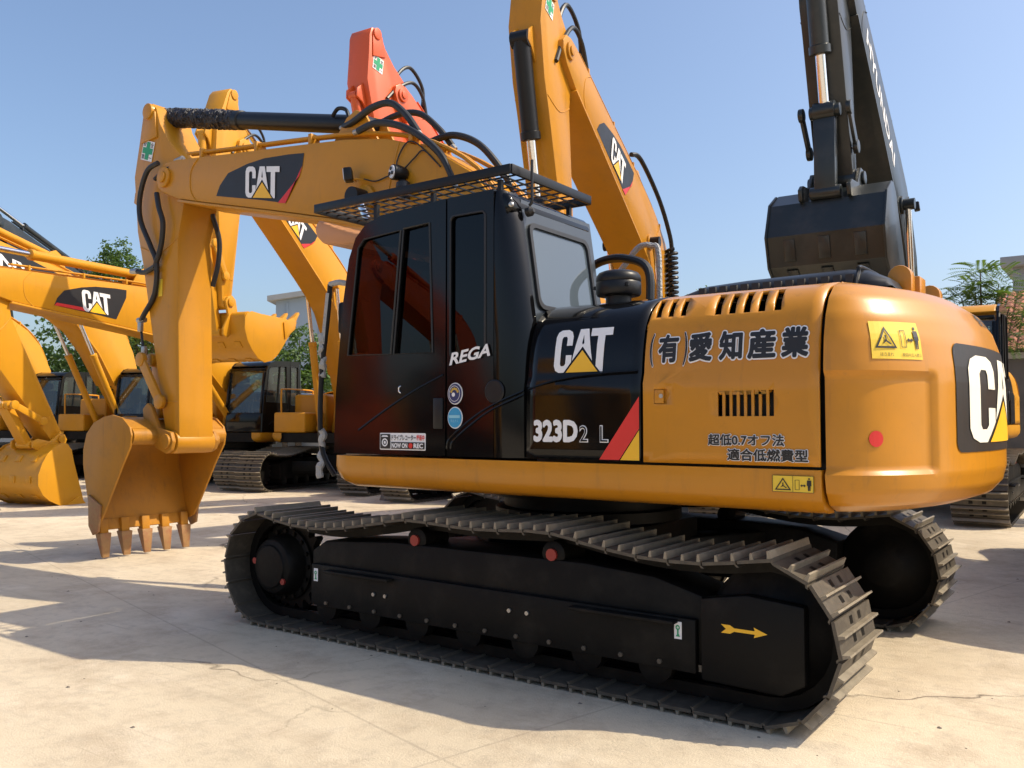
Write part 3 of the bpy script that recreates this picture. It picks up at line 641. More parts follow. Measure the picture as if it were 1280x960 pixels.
def linkage(root, foot, nose, tip, bang=0., mboom=None, mstick=None, mbucket=None, mcyl=None, style=None, cross=False, wrap=False, teeth=True, bw=.56, bscale=1., bcr=.065, back=None):
    mboom = mboom or YELG; mstick = mstick or mboom; mbucket = mbucket or mboom; mcyl = mcyl or mboom
    F1, N1, T1 = Vector(foot), Vector(nose), Vector(tip)
    BT = frame2(F0, N0, F1, N1); ST = frame2(N0, T0, N1, T1)
    sdir = math.atan2((T1-N1).y, (T1-N1).x)-math.atan2((T0-N0).y, (T0-N0).x)+R(bang)
    def KT(p): c, s = math.cos(sdir)*bscale, math.sin(sdir)*bscale; return Vector((T1.x+c*p[0]-s*p[1], T1.y+s*p[0]+c*p[1]))
    P3 = lambda q, y: (q.x, y, q.y)
    w, ws = .27, .20
    boom = MB().prism([BT(p) for p in BOOM], -w, w).build('boom', mboom, root, .014)
    for p, r in ((N0, .105), ((1.98, 3.27), .12)):
        c = BT(p)
        for s in (1, -1):
            m = MB(); m.cyl((c.x, s*w*.99, c.y), (c.x, s*(w+.03), c.y), r, n=20); m.cyl((c.x, s*(w+.031), c.y), (c.x, s*(w+.05), c.y), r*.55, n=16); m.build('pin_boss', mboom, boom, .006)
    low = [(.80,2.115),(1.25,2.615),(1.65,2.925),(2.0,3.065),(2.37,3.16),(3.2,3.35),(4.25,3.58),(4.62,3.665)]
    MB().prism([BT(p) for p in low]+[BT((p[0]+.012, p[1]-.022)) for p in reversed(low)], -w-.014, w+.014).build('bottom_plate', mboom, boom, .004)
    for q in (((4.32,3.60),(4.42,3.72),(4.42,3.92),(4.30,4.035)), ((1.62,2.92),(1.72,3.2),(1.66,3.5),(1.60,3.69))):
        for s in (1, -1): MB().tube([P3(BT(p), s*(w+.001)) for p in q], .007, 6, 4).build('weld_seam', mboom, boom)
    lug = BT((2.25,4.03))
    m = MB()
    for y in (-.13, .10): m.prism([BT(q) for q in ((1.95,3.77),(2.55,3.86),(2.36,4.08),(2.25,4.13),(2.14,4.08))], y, y+.03)
    m.build('cylinder_lug', mboom, boom, .006)
    # oil lines along the top of the boom, with clamps
    top = [(4.55,4.135),(3.8,4.055),(3.0,3.975),(2.5,3.92),(2.24,3.885),(1.75,3.80),(1.28,3.64),(.83,3.35),(.50,2.92)]
    for y in (.22, .17, -.17, -.22): MB().tube([P3(BT(q), y) for q in top], .017, 6, 3).build('oil_line', mboom, boom)
    for q in ((4.3,4.075),(3.45,3.985),(2.7,3.91),(1.5,3.70)):
        c = BT(q)
        for ya in (.145, -.25): MB().box(c.x-.02, c.x+.02, ya, ya+.105, c.y-.03, c.y+.065).build('line_clamp', mboom, boom, .004)
    stick = MB().prism([ST(p) for p in STICK], -ws, ws).build('stick', mstick, root, .014)
    for s in (1, -1):
        for q in (((4.68,1.62),(4.96,1.62)), ((4.74,3.30),(5.05,3.18),(5.40,3.28))): MB().tube([P3(ST(p), s*(ws+.001)) for p in q], .006, 6, 4).build('weld_seam', mstick, stick)
    c = ST((4.75,1.21)); MB().cyl((c.x,-ws-.02,c.y), (c.x,ws+.02,c.y), .115, n=20).build('tip_boss', mstick, stick, .006)
    c = ST((5.27,4.72))
    for s in (1, -1): MB().cyl((c.x,s*.09,c.y), (c.x,s*(ws+.04),c.y), .085, n=18).build('pin_boss', mstick, stick, .006)
    for s in (1, -1): MB().prism([ST(p) for p in ((5.12,4.42),(5.16,4.70),(5.26,4.76),(5.36,4.70),(5.40,4.40))], min(s*ws*.995, s*(ws+.02)), max(s*ws*.995, s*(ws+.02))).build('lug_plate', mstick, stick, .004)
    # cylinders
    for s in (1, -1): hydraulic('boom_cylinder', (.82,1.28), BT((1.98,3.27)), .62, .075, mcyl, root, s*.355)
    o, e, b = hydraulic('stick_cylinder', lug, c, .60, .085, mcyl, root, 0, .05)
    if wrap:
        a3, b3 = Vector(P3(lug, 0)).lerp(Vector(P3(c, 0)), .60), Vector(P3(c, 0)); n_ = 40; rnd = random.Random(3)
        ws_ = [rnd.uniform(-.011, .011) for _ in range(n_+2)]
        w_ = MB().tube([a3.lerp(b3, .955*i/(n_*3)) for i in range(n_*3+1)], .1, 26, 1, rad=lambda t: .094+ws_[int(t*n_)]*.8)
        w_.v = [tuple(Vector(p)+Vector((rnd.uniform(-1,1), rnd.uniform(-1,1), rnd.uniform(-1,1)))*.0085) for p in w_.v]
        w_.build('rod_wrapping', BAG, o, angle=25)
    hydraulic('bucket_cylinder', ST((5.64,3.85)), ST((5.29,2.07)), .60, bcr, mcyl, root, 0)
    m = MB()
    for y in (-.11, .08): m.prism([ST(p) for p in ((5.50,4.05),(5.68,3.93),(5.70,3.82),(5.60,3.76),(5.49,3.62))], y, y+.03)
    m.build('cylinder_lug', mstick, stick, .005)
    RP, IP, BL = ST((5.27,2.07)), ST((4.92,1.62)), KT((.36,.30))
    for s in (1, -1):
        m = MB(); a, b_ = Vector(P3(RP, s*(ws+.05))), Vector(P3(IP, s*(ws+.05))); m.bar(a, b_, .035, .11)
        for q in (a, b_): m.cyl(q-Vector((0,.026,0)), q+Vector((0,.026,0)), .075, n=16)
        m.build('idler_link', mstick, root, .006)
    m = MB(); a, b_ = Vector(P3(RP, 0)), Vector(P3(BL, 0)); m.bar(a, b_, .22, .12)
    for q in (a, b_): m.cyl(q-Vector((0,.16,0)), q+Vector((0,.16,0)), .07, n=16)
    m.build('bucket_link', mstick, root, .008)
    # bucket
    BKB = back or BK_BACK; bk = MB(); n = len(BKB); vs = []
    outer = [Vector(p) for p in BKB]; inn = []
    for i, p in enumerate(outer):
        t = (outer[min(i+1, n-1)]-outer[max(i-1, 0)]).normalized(); inn.append(p+Vector((t.y, -t.x))*.028)
    lip = [KT(p) for p in outer] + [KT(p) for p in reversed(inn)]
    bk.prism(lip, -bw+.026, bw-.026); bucket = bk.build('bucket', mbucket, root, angle=30 if back else 50)
    side = [(.165,.06),(.20,.145)] + [tuple(p-(inn[i+1]-p)*.8) for i, p in enumerate(outer[1:])] + [(.81,-.885),(.72,-.85),(.63,-.735),(.32,-.24),(.185,-.05)]
    for s in (1, -1): MB().prism([KT(p) for p in side], min(s*(bw-.025), s*bw), max(s*(bw-.025), s*bw)).build('side_plate', mbucket, bucket, .006)
    c = KT((.235,.05)); MB().cyl((c.x,-bw+.027,c.y), (c.x,bw-.027,c.y), .085*bscale, n=20).build('torque_tube', mbucket, bucket)
    for s in (1, -1):
        y0 = s*(ws+.03); y1 = s*(ws+.075)
        MB().prism([KT(p) for p in ((-.10,.0),(-.07,-.09),(.02,-.125),(.20,-.07),(.42,.22),(.44,.33),(.36,.39),(.28,.35),(.16,.14),(-.06,.09))], min(y0, y1), max(y0, y1)).build('ear', mbucket, bucket, .008)
        c = KT((0,0)); m = MB(); m.cyl((c.x,y1,c.y), (c.x,y1+s*.03,c.y), .075, n=16); m.build('pin_cap', mbucket, bucket, .006)
    for i in range(2, n-1, 2 if not back else 1):
        t_ = (outer[i+1]-outer[i]); nn = (outer[i]-inn[i]).normalized(); a_ = outer[i]+t_*.15; b_ = outer[i]+t_*.85
        for y_ in (-.33, 0, .33):
            yy = y_*bw/.56; MB().prism([KT(p) for p in (a_+nn*.001, b_+nn*.001, b_+nn*.016, a_+nn*.016)], yy-.06, yy+.06).build('wear_strip', mbucket, bucket, .003)
    ce = [(.875,-.82),(.838,-.815),(.80,-.925),(.832,-.935)]
    MB().prism([KT(p) for p in ce], -bw+.03, bw-.03).build('cutting_edge', mbucket, bucket, .004)
    if teeth:
        for i in range(5):
            y = -.47+.235*i; y = y*(bw-.05)/.51
            a = MB(); a.prism([KT(p) for p in ((.895,-.83),(.785,-.81),(.765,-.965),(.828,-1.0))], y-.045, y+.045)
            ad = a.build('tooth_adapter', mbucket, bucket, .008)
            q0, q1 = Vector((.797,-.955)), Vector((.745,-1.205)); m = MB(); vs = []
            for q, hw, hy in ((q0, .052, .062), (q1, .016, .036)):
                for sx, sy in ((-1,-1),(1,-1),(1,1),(-1,1)): k = KT((q.x+sx*hw, q.y)); vs.append((k.x, y+sy*hy, k.y))
            m.add(vs, [(0,3,2,1),(4,5,6,7),(0,1,5,4),(1,2,6,5),(2,3,7,6),(3,0,4,7)]).build('tooth', TTH if wrap else mbucket, ad, .005)
        for s in (1, -1): MB().prism([KT(p) for p in ((.905,-.56),(.66,-.66),(.70,-.93),(.80,-.97),(.885,-.88))], min(s*(bw+.001), s*(bw+.024)), max(s*(bw+.001), s*(bw+.024))).build('side_cutter', TTH if wrap else mbucket, bucket, .004)
    # markings
    bm_ = lambda k=1: (lambda x, z: Vector(P3(BT((x, z)), w+.004*k)))
    aff = lambda O, U, V, k: (lambda u, v: Vector(P3(BT((O[0]+u*U[0]+v*V[0], O[1]+u*U[1]+v*V[1])), w+.004*k)))
    DARK = [(4.0,3.606),(3.945,3.70),(3.82,3.80),(3.532,3.84),(3.289,3.85),(2.944,3.825),(2.741,3.80),(2.76,3.69),(2.98,3.385),(3.3,3.46)]
    if style in ('logo', 'logo2'):
        dk = decal('boom_decal', fill2d([DARK]), bm_(), BVI, boom)
        decal('red_stripe', fill2d([[(2.76,3.69),(2.80,3.60),(3.085,3.402),(2.98,3.385)]] if style == 'logo' else [[(4.0,3.606),(3.96,3.64),(3.5,3.56),(3.5,3.512)]]), bm_(2), RED, dk)
        logo(aff((3.545,3.52), (-.485,-.08), (.0,.295), 3), 0, 1, 0, 1, dk)
    elif style == 'word':
        dk = decal('boom_decal', fill2d([[(4.3,3.66),(4.1,3.86),(3.0,3.84),(2.1,3.70),(2.3,3.50),(3.1,3.42)]]), bm_(), BVI, boom)
        decal('boom_lettering', fit(text2d('SANY', .03), 0, 1, 0, 1), aff((3.95,3.62), (-1.2,-.12), (.03,.20), 3), WHT, dk)
    elif style == 'long':
        decal('boom_lettering', fit(text2d('HYUNDAI', .02), 0, 1, 0, 1), aff((4.2,3.72), (-1.7,-.30), (.03,.17), 1), WHT, boom)
    if cross:
        O, U, V = (5.425,4.235), (-.205,-.065), (-.06,.20)
        safety_cross(lambda u, v, k=1: Vector(P3(ST((O[0]+u*U[0]+v*V[0], O[1]+u*U[1]+v*V[1])), ws+.003+.003*k)), 0, 1, 0, 1, stick)
    return dict(boom=boom, stick=stick, bucket=bucket, BT=BT, ST=ST, KT=KT)

# ================================================================== the machine in front
main = thing('excavator', 'yellow crawler excavator with black tinted cab, roof rack and Japanese lettering on its engine door', 'excavator')
undercarriage(main)
service_door, engine_door = upper(main, YEL, True)
counterw = counterweight(main)
shell = cab(main)
shared = set(o.name for o in main.children_recursive)          # everything so far is repeated on the machines behind
lk = linkage(main, (.15,1.75), (4.87,3.93), (4.75,1.22), 0, YEL2, YEL2, YELB, BLM, 'logo', True, True)
boom, stick = lk['boom'], lk['stick']

# --- lettering and stickers on its left side
hm = hood_map(1, .004); hm2 = hood_map(1, .007)
logo(hm, .567, .925, .485, .73, service_door, .05)
sm = side_map(1.35)
sm1 = lambda u, v: sm(u, v, 1); sm2 = lambda u, v: sm(u, v, 2); sm3 = lambda u, v: sm(u, v, 3)
t323 = bold('323D', .05, 12)
decal('model_number', fit(t323, .445, .735, 1.30, 1.425), sm1, WHT, service_door)
for ch, a, b in (('2', .745, .80), ('L', .872, .925)):
    big = text2d(ch, .03); small = text2d(ch, -.012)
    decal('model_letter', fit(big, a, b, 1.302, 1.395), sm1, WHT, service_door)
    decal('model_letter_inner', fit(small, a, b, 1.302, 1.395, big), sm2, BLK, service_door)
decal('red_stripe', fill2d([[(.868,1.212),(.988,1.212),(1.106,1.378),(1.106,1.545)]]), sm1, RED, service_door)
decal('yellow_stripe', fill2d([[(.995,1.212),(1.106,1.212),(1.106,1.37)]]), sm1, YVI, service_door)
MB().tube([(-.41,1.352,1.60),(-.60,1.352,1.645),(-.85,1.352,1.672),(-1.10,1.350,1.68)], .006, 6, 6).build('panel_crease', BLK, service_door)
MB().tube([(.19,1.352,1.25),(.17,1.352,1.31),(.02,1.352,1.42),(-.15,1.352,1.51),(-.38,1.352,1.592)], .006, 6, 6).build('panel_crease', BLK, shell)
MB().tube([(.16,1.352,1.25),(.14,1.352,1.30),(.0,1.352,1.40),(-.15,1.352,1.485),(-.38,1.352,1.57)], .006, 6, 6).build('panel_crease', BLK, shell)
decal('script_lettering', fit(text2d('REGA', .03, .22), -.163, .146, 0, 1), lambda u, v: Vector((-u, 1.364, 1.752+.075*v+(u+.163)*.155)), WHT, shell)
# company name in heavy brush characters: white edge, black face
xs = [(-1.205,-1.318,'有'), (-1.375,-1.50,'愛'), (-1.535,-1.655,'知'), (-1.68,-1.82,'産'), (-1.845,-1.975,'業')]
for x0, x1, chh in xs:
    ref = bold(chh, .045)
    decal('company_character_edge', fit(bold(chh, .09, 16), -x0, -x1, .515, .665, ref), hm, WHT, engine_door, .05)
    decal('company_character', fit(bold(chh, .042, 12), -x0, -x1, .515, .665, ref), hm2, BVI, engine_door, .05)
for x0, x1, chh in ((-1.158,-1.178,'('), (-1.345,-1.365,')')):
    ref = text2d(chh)
    decal('company_character_edge', fit(bold(chh, .035), -x0, -x1, .50, .67, ref), hm, WHT, engine_door, .05)
    decal('company_character', fit(bold(chh, .012, 6), -x0, -x1, .50, .67, ref), hm2, BVI, engine_door, .05)
for txt, a, b, z0, z1 in (('超低0.7オフ法', 1.487, 1.862, 1.298, 1.352), ('適合低燃費型', 1.585, 1.972, 1.226, 1.282)):
    ref = text2d(txt)
    decal('emission_note_edge', fit(bold(txt, .08, 12), a, b, z0, z1, ref), sm1, WHT, engine_door)
    decal('emission_note', fit(bold(txt, .028, 8), a, b, z0, z1, ref), sm2, BVI, engine_door)
warn_sticker(lambda u, v, k=1: Vector((-u, 1.3535+.003*k, v)), 1.805, 1.998, 1.085, 1.163, main)
# latch in its recess
m = MB(); m.box(-1.27,-1.185,1.325,1.335,1.50,1.585); m.build('latch_recess', YEL, engine_door)
lat = MB().box(-1.245,-1.192,1.336,1.352,1.507,1.578).build('door_latch', YEL, engine_door, .006)
MB().lathe([(.001,0),(.011,0),(.011,.004),(.001,.004)], (-1.232,1.3525,1.545), (0,1,0), 14).build('key_lock', STL, lat)
# cab stickers
st = decal('recorder_sticker', fill2d([rrect(-.745,-.357,1.236,1.343,.008)]), sm1, WHT, shell)
decal('sticker_panel', fill2d([rrect(-.738,-.652,1.243,1.336,.005)]), sm2, BVI, st)
decal('camera_symbol', fill2d([circ(-.695,1.283,.026,20), circ(-.695,1.283,.017,20)]), sm3, WHT, st)
decal('camera_symbol', fill2d([circ(-.695,1.283,.010,16)]), sm3, WHT, st)
decal('camera_symbol', fill2d([[(-.725,1.318),(-.665,1.318),(-.675,1.328),(-.715,1.328)]]), sm3, WHT, st)
decal('sticker_words', fit(text2d('ドライブレコーター', .02), -.64, -.435, 1.297, 1.333), sm2, BVI, st)
decal('sticker_words', fit(text2d('録画中', .02), -.43, -.365, 1.297, 1.333), sm2, RED, st)
decal('sticker_panel', fill2d([[(-.643,1.243),(-.364,1.243),(-.364,1.286),(-.643,1.286)]]), sm2, BVI, st)
decal('sticker_words', fit(text2d('NOW ON', .04), -.635, -.502, 1.249, 1.280), sm3, WHT, st)
decal('record_dot', fill2d([circ(-.475,1.2645,.017,18)]), sm3, RED, st)
decal('sticker_words', fit(text2d('REC', .04), -.45, -.372, 1.249, 1.280), sm3, WHT, st)
for z, ma, mb_ in ((1.583, NAV, GLD), (1.438, BLU, WHT)):
    ox = -.124
    s1 = decal('round_sticker', fill2d([circ(ox, z, .058, 32, .066)]), sm1, WHT, shell)
    decal('round_field', fill2d([circ(ox, z, .052, 32, .060)]), sm2, ma, s1)
    if ma is NAV:
        decal('round_ring', fill2d([circ(ox, z, .042, 32, .048), circ(ox, z, .039, 32, .045)]), sm3, WHT, s1)
        for i in range(5):
            a = R(25+32.5*i); decal('gold_spot', fill2d([circ(ox+.027*math.cos(a), z+.030*math.sin(a), .0085, 10)]), sm3, GLD, s1)
        decal('emblem', fill2d([circ(ox-.008, z-.006, .013, 12)]), sm3, WHT, s1)
    else:
        decal('round_band', fill2d([[(ox-.042,z-.002),(ox+.042,z-.002),(ox+.042,z+.016),(ox-.042,z+.016)]]), sm3, mat('pale_blue_vinyl', (.25,.55,.68), .4, var=.05), s1)
        decal('sticker_words', fit(text2d('排出ガス', .0), ox-.03, ox+.03, z-.028, z-.010), sm3, MATS['pale_blue_vinyl'], s1)
# --- counterweight markings
cm1 = cw_map(.004)
ctr = lambda pts: pts
dw = .80
pts = rrect(-dw, dw, 1.265, 1.795, .05)
pan = decal('rear_decal', fill2d([pts]), lambda u, v: cm1(u, v, 1), BVI, counterw, .04)
logo(lambda u, v: cm1(u, v, 2), -.665, .665, 1.31, 1.745, pan, .04, mats=(mat('cream_vinyl', (.80,.77,.66), .45, var=.03), YVI))
warn_sticker(lambda u, v, k=1: cm1(u, v, k), -1.352, -1.06, 1.70, 1.875, counterw, .03, False, ('はさまれ', '旋回内立入禁止'))
decal('red_dot', fill2d([circ(-1.328, 1.335, .037, 28)]), lambda u, v: cm1(u, v, 1), RED, counterw, .03)
for x0, x1, chh in ((-.20,-.05,'愛'), (.0,.15,'知'), (.2,.35,'産')):
    decal('company_character', fit(text2d(chh, .02), x0, x1, 1.925, 1.995), lambda u, v: cm1(u, v, 1), BVI, counterw, .04)
# --- track frame marks
left_frame = [o for o in main.children if o.name.startswith('track_frame')][0]
fy = YT+.2465
decal('yellow_arrow', fill2d([[(1.575,.452),(1.60,.432),(1.575,.412),(1.62,.412),(1.64,.424),(1.74,.424),(1.735,.408),(1.80,.432),(1.735,.456),(1.74,.440),(1.64,.440),(1.62,.452)]]), lambda u, v: Vector((-u, fy, v+(u-1.6)*0)), YVI, left_frame)
for x, z in ((-1.35, .39), (1.25, .40)):
    s_ = decal('tie_down_sticker', fill2d([[(-x-.02,z-.042),(-x+.02,z-.042),(-x+.02,z+.042),(-x-.02,z+.042)]]), lambda u, v: Vector((-u, YT+.239, v)), WHT, left_frame)
    decal('hook_symbol', fill2d([circ(-x, z+.014, .012, 14), circ(-x, z+.014, .006, 10)]), lambda u, v: Vector((-u, YT+.2415, v)), GRN, s_)
    decal('hook_symbol', fill2d([[(-x-.004,z+.004),(-x+.004,z+.004),(-x+.004,z-.015),(-x+.012,z-.03),(-x-.012,z-.03),(-x-.004,z-.02)]]), lambda u, v: Vector((-u, YT+.2415, v)), GRN, s_)

# --- roof guard rack, antenna, air cleaner, mirror, lamps, hoses
rk = MB(); x0, x1, y0, y1, z = -.25, 1.44, .38, 1.30, 2.905
for a, b in (((x0,y0),(x1,y0)), ((x1,y0),(x1,y1)), ((x1,y1),(x0,y1)), ((x0,y1),(x0,y0))): rk.bar((*a, z), (*b, z), .02, .058)
rack = rk.build('roof_guard', BLM, main, .003)
for i in range(1, 18):
    x = x0+(x1-x0)*i/18; MB().bar((x,y0+.011,z-.02), (x,y1-.011,z-.02), .009, .009).build('guard_bar', BLM, rack)
for i in range(1, 9):
    y = y0+(y1-y0)*i/9; MB().bar((x0+.011,y,z-.009), (x1-.011,y,z-.009), .009, .009).build('guard_bar', BLM, rack)
for p in ((-.13,1.24),(-.13,.46),(.9,1.24),(.9,.46),(.4,1.24)): MB().bar((p[0],p[1],2.745 if p[0] < .8 else 2.69), (p[0],p[1],z-.036), .028, .028).build('guard_post', BLM, rack)
MB().prism([(.99,2.70),(1.15,2.72),(1.33,2.78),(1.52,2.86),(1.56,2.80),(1.54,2.74),(1.47,2.68),(1.30,2.655),(1.10,2.64),(1.02,2.655)], .52, 1.20).build('sun_visor', VIS, main, .02, 3)
MB().tube([(-.305,1.19,2.70),(-.325,1.19,2.72),(-.325,1.19,2.80),(-.325,1.19,2.97)], .009, 6, 3).build('antenna', RUB, main)
MB().lathe([(.001,0),(.03,0),(.03,.03),(.012,.05),(.001,.05)], (-.29,1.19,2.66), (-1,0,.1), 12).build('antenna_base', RUB, main)
MB().lathe([(.001,0),(.016,0),(.016,.012),(.008,.02),(.001,.02)], (-.27,1.325,2.68), (-.5,.8,0), 12).build('cab_light', STL, main)
ac = MB().lathe([(.075,-.05),(.075,.025),(.125,.03),(.133,.042),(.133,.10),(.128,.108),(.133,.116),(.128,.145),(.115,.162),(.09,.172),(.001,.176)], (-.76,.93,2.12), (0,0,1), 32).build('air_precleaner', BLM, main, angle=45)
MB().lathe([(.06,-.03),(.06,.03),(.07,.04)], (-.76,.93,2.115), (0,0,1), 20).build('cleaner_neck', STL, ac)
for a in (20, 140, 260): c = (-.76+.137*math.cos(R(a)), .93+.137*math.sin(R(a)), 2.19); MB().cyl(c, (c[0],c[1],c[2]+.02), .012, n=8).build('cleaner_clip', BLM, ac)
MB().tube([(-.62,.25,2.12),(-.60,.22,2.42),(-.42,.20,2.52),(-.2,.15,2.53),(.0,.12,2.45)], .03, 10, 6).build('intake_hose', RUB, main)
MB().tube([(-.40,-.35,2.05),(-.40,-.35,2.63),(-.34,-.35,2.71),(-.24,-.35,2.71),(-.13,-.35,2.60),(.05,-.35,2.40)], .022, 8, 5).build('wrapped_rail', WRAP, main)
MB().tube([(1.25,1.27,1.05),(1.36,1.29,1.25),(1.37,1.29,1.7),(1.31,1.29,2.15),(1.29,1.29,2.36)], .018, 8, 5).build('mirror_pole', BLM, main)
rnd = random.Random(5)
for (za, zb) in ((1.03,1.36),(1.72,2.02)):
    pth = [Vector((1.36+rnd.uniform(-.012,.012), 1.29+rnd.uniform(-.012,.012), za+(zb-za)*i/9)) for i in range(10)]
    MB().tube(pth, .035, 9, 3, rad=lambda t: .022+.004*math.sin(t*9)+.003*math.sin(t*31)).build('pole_wrapping', WRAP, main)
MB().tube([(1.345,1.29,1.95),(1.30,1.29,2.3)], .022, 8, 2).build('pole_wrapping', WRAP, main)
MB().tube([(1.29,1.29,2.36),(1.22,1.28,2.37),(1.12,1.27,2.35)], .02, 8, 3).build('mirror_arm', WRAP, main)
MB().box(1.19, 1.26, 1.16, 1.25, 2.02, 2.24).build('mirror', BLM, main, .02)
# work lamps on the boom side
def lamp(name, p, d, r, m, par, square=False):
    p, d = Vector(p), Vector(d).normalized()
    if square:
        e = d.cross(Vector((0,0,1))).normalized(); u = e.cross(d); M = Matrix((d, e, u)).transposed()
        o = MB().obox(p, (.035, r, r), M).build(name, m, par, .012); MB().obox(p+d*.037, (.003, r*.82, r*.82), M).build('lamp_glass', LENS, o)
    else:
        o = MB().lathe([(r*.5,-.10),(r*.8,-.08),(r,-.02),(r,.03),(r*.9,.035)], p, d, 20).build(name, m, par, .003); MB().lathe([(.001,.036),(r*.86,.036),(r*.8,.042),(.001,.046)], p, d, 20).build('lamp_glass', LENS, o)
        for a in (90, 210, 330):
            e = d.cross(Vector((0,0,1))).normalized(); u = e.cross(d); q = p+(e*math.cos(R(a))+u*math.sin(R(a)))*r*.42
            MB().lathe([(.001,.046),(r*.25,.046),(r*.22,.052),(.001,.052)], q, d, 10).build('lamp_bulb', BVI, o)
    return o
lamp('work_lamp', (2.08,.37,3.47), (.75,.6,-.1), .055, BLM, main, True)
MB().tube([(2.06,.30,3.43),(2.02,.36,3.43),(1.98,.30,3.43)], .008, 6, 3).build('lamp_bracket', YEL2, main)
lamp('round_lamp', (1.55,.36,3.405), (.35,.93,.0), .062, BLM, main)
MB().tube([(1.98,.285,3.44),(1.85,.285,3.40),(1.70,.285,3.42),(1.60,.29,3.42)], .006, 6, 5).build('lamp_cable', RUB, main)
MB().tube([(1.62,.29,3.42),(1.60,.285,3.55),(1.50,.285,3.66),(1.38,.285,3.62),(1.2,.285,3.45)], .006, 6, 5).build('lamp_cable', RUB, main)
MB().tube([(1.52,.29,3.45),(1.42,.285,3.52),(1.32,.285,3.56),(1.15,.285,3.40)], .006, 6, 5).build('lamp_cable', RUB, main)
MB().lathe([(.001,-.03),(.05,-.03),(.06,.0),(.055,.04),(.05,.05),(.06,.06),(.055,.10),(.03,.12),(.001,.12)], (1.50,.33,3.22), (0,0,1), 18).build('warning_horn', RUB, main)
# hoses over the boom
HO = [[(2.42,.10,4.02),(2.27,.14,4.02),(2.0,.17,4.085),(1.78,.18,4.07),(1.60,.19,3.93),(1.46,.2,3.76)],
      [(2.30,-.10,4.03),(2.0,-.12,4.10),(1.75,-.14,4.07),(1.54,-.15,3.90),(1.40,-.16,3.73)],
      [(2.10,.24,3.88),(1.85,.25,3.90),(1.50,.26,3.77),(1.18,.26,3.52),(1.02,.26,3.25)],
      [(1.60,-.10,3.78),(1.36,-.12,3.80),(1.10,-.14,3.68),(.88,-.16,3.43),(.78,-.18,3.25)]]
for i, h in enumerate(HO):
    o = MB().tube(h, .03 if i != 1 else .028, 10, 7).build('hydraulic_hose', RUB, main)
    for a, b in ((h[0], h[1]), (h[-1], h[-2])):
        a, b = Vector(a), Vector(b); d = (b-a).normalized(); MB().cyl(a-d*.05, a+d*.05, .024, n=10).build('hose_fitting', STL, o)
for h in ([(2.58,.09,4.15),(2.50,.10,4.20),(2.40,.10,4.17),(2.36,.10,4.09)],): MB().tube(h, .018, 8, 5).build('cylinder_pipe', BLM, main)
SH = [[(4.98,.28,4.10),(5.16,.29,4.04),(5.30,.28,3.80),(5.30,.27,3.55),(5.12,.26,3.25),(5.02,.25,3.05),(5.08,.23,2.75),(5.28,.22,2.55),(5.40,.18,2.50)],
      [(4.98,.29,3.78),(4.92,.30,3.62),(4.86,.29,3.45),(4.92,.27,3.22),(5.05,.25,3.03)],
      [(5.05,.25,3.03),(5.25,.24,2.99),(5.42,.24,3.02)]]
for i, h in enumerate(SH):
    MB().tube(h, .027, 10, 7).build('hydraulic_hose', RUB, main)
MB().tube([(4.75,.24,4.05),(4.92,.27,3.99),(5.02,.29,3.93)], .022, 8, 5).build('hydraulic_hose', RUB, main)
for p, d in (((4.68,.23,4.09),(1,0,-.1)), ((5.44,.24,3.02),(1,0,.1)), ((5.39,.18,2.50),(1,0,0))):
    p, d = Vector(p), Vector(d).normalized(); MB().cyl(p-d*.06, p+d*.06, .03, n=10).build('hose_fitting', STL, main)
MB().tube([(5.40,.19,2.50),(5.30,.205,2.15),(5.16,.205,1.75)], .014, 6, 5).build('stick_line', RUB, main)
for p in ((5.345,.20,2.42),(5.27,.20,2.16),(5.22,.20,1.98)):
    MB().box(p[0]-.03, p[0]+.03, p[1], p[1]+.04, p[2]-.05, p[2]+.05).build('line_joint', STL, main, .008)
MB().tube([(4.66,-.15,3.60),(4.63,-.22,3.35),(4.65,-.23,3.1),(4.72,-.215,2.85)], .026, 8, 6).build('hydraulic_hose', RUB, main)
decal('caution_sticker', fill2d([[(-5.05,2.72),(-4.98,2.72),(-4.98,2.90),(-5.05,2.90)]]), lambda u, v: Vector((-u, .205, v)), YST, stick)

# ================================================================== the row of machines behind
def copy_shared(src, dst, mp, names=shared):
    for o in list(src.children):
        if o.name not in names: continue
        c = o.copy(); COL.objects.link(c); c.parent = dst; c.matrix_parent_inverse = o.matrix_parent_inverse.copy()
        for k, sl in enumerate(c.material_slots):
            nm = o.name.split('.')[0]
            t = mp.get((nm, o.material_slots[k].material.name)) or mp.get(o.material_slots[k].material.name)
            if t: sl.link = 'OBJECT'; sl.material = t
        copy_shared(o, c, mp, names)
GRP = 'excavators parked in a row behind'
def yard_machine(label, x, y, hd, nose, tip, bang, body=None, scale=1., extra=None, **k):
    body = body or YELG
    r = thing('excavator', label, 'excavator', (x, y, 0), R(hd-0), GRP); r.scale = (scale,)*3
    mp = {YEL.name: body, GLS.name: GLB, GLR.name: GLB}
    mp.update(extra or {}); copy_shared(main, r, mp)
    n = Vector((nose[0]/scale, nose[1]/scale)); t = Vector((tip[0]/scale, tip[1]/scale))
    return r, linkage(r, (.15,1.75), n, t, bang, **k)
C_ = {('cab_shell', BLK.name): YELG}
J, jl = yard_machine('big excavator with dark boom and hanging dark bucket behind the counterweight', -.06, -10.07, 91.5, (4.3,7.0), (4.05,4.5), -62, scale=1.15,
    extra=C_, mboom=DRK, mstick=DRK, mbucket=DRK, mcyl=DRK, style='long', bw=.62, back=BK_ANG, bcr=.10, bscale=1.12)
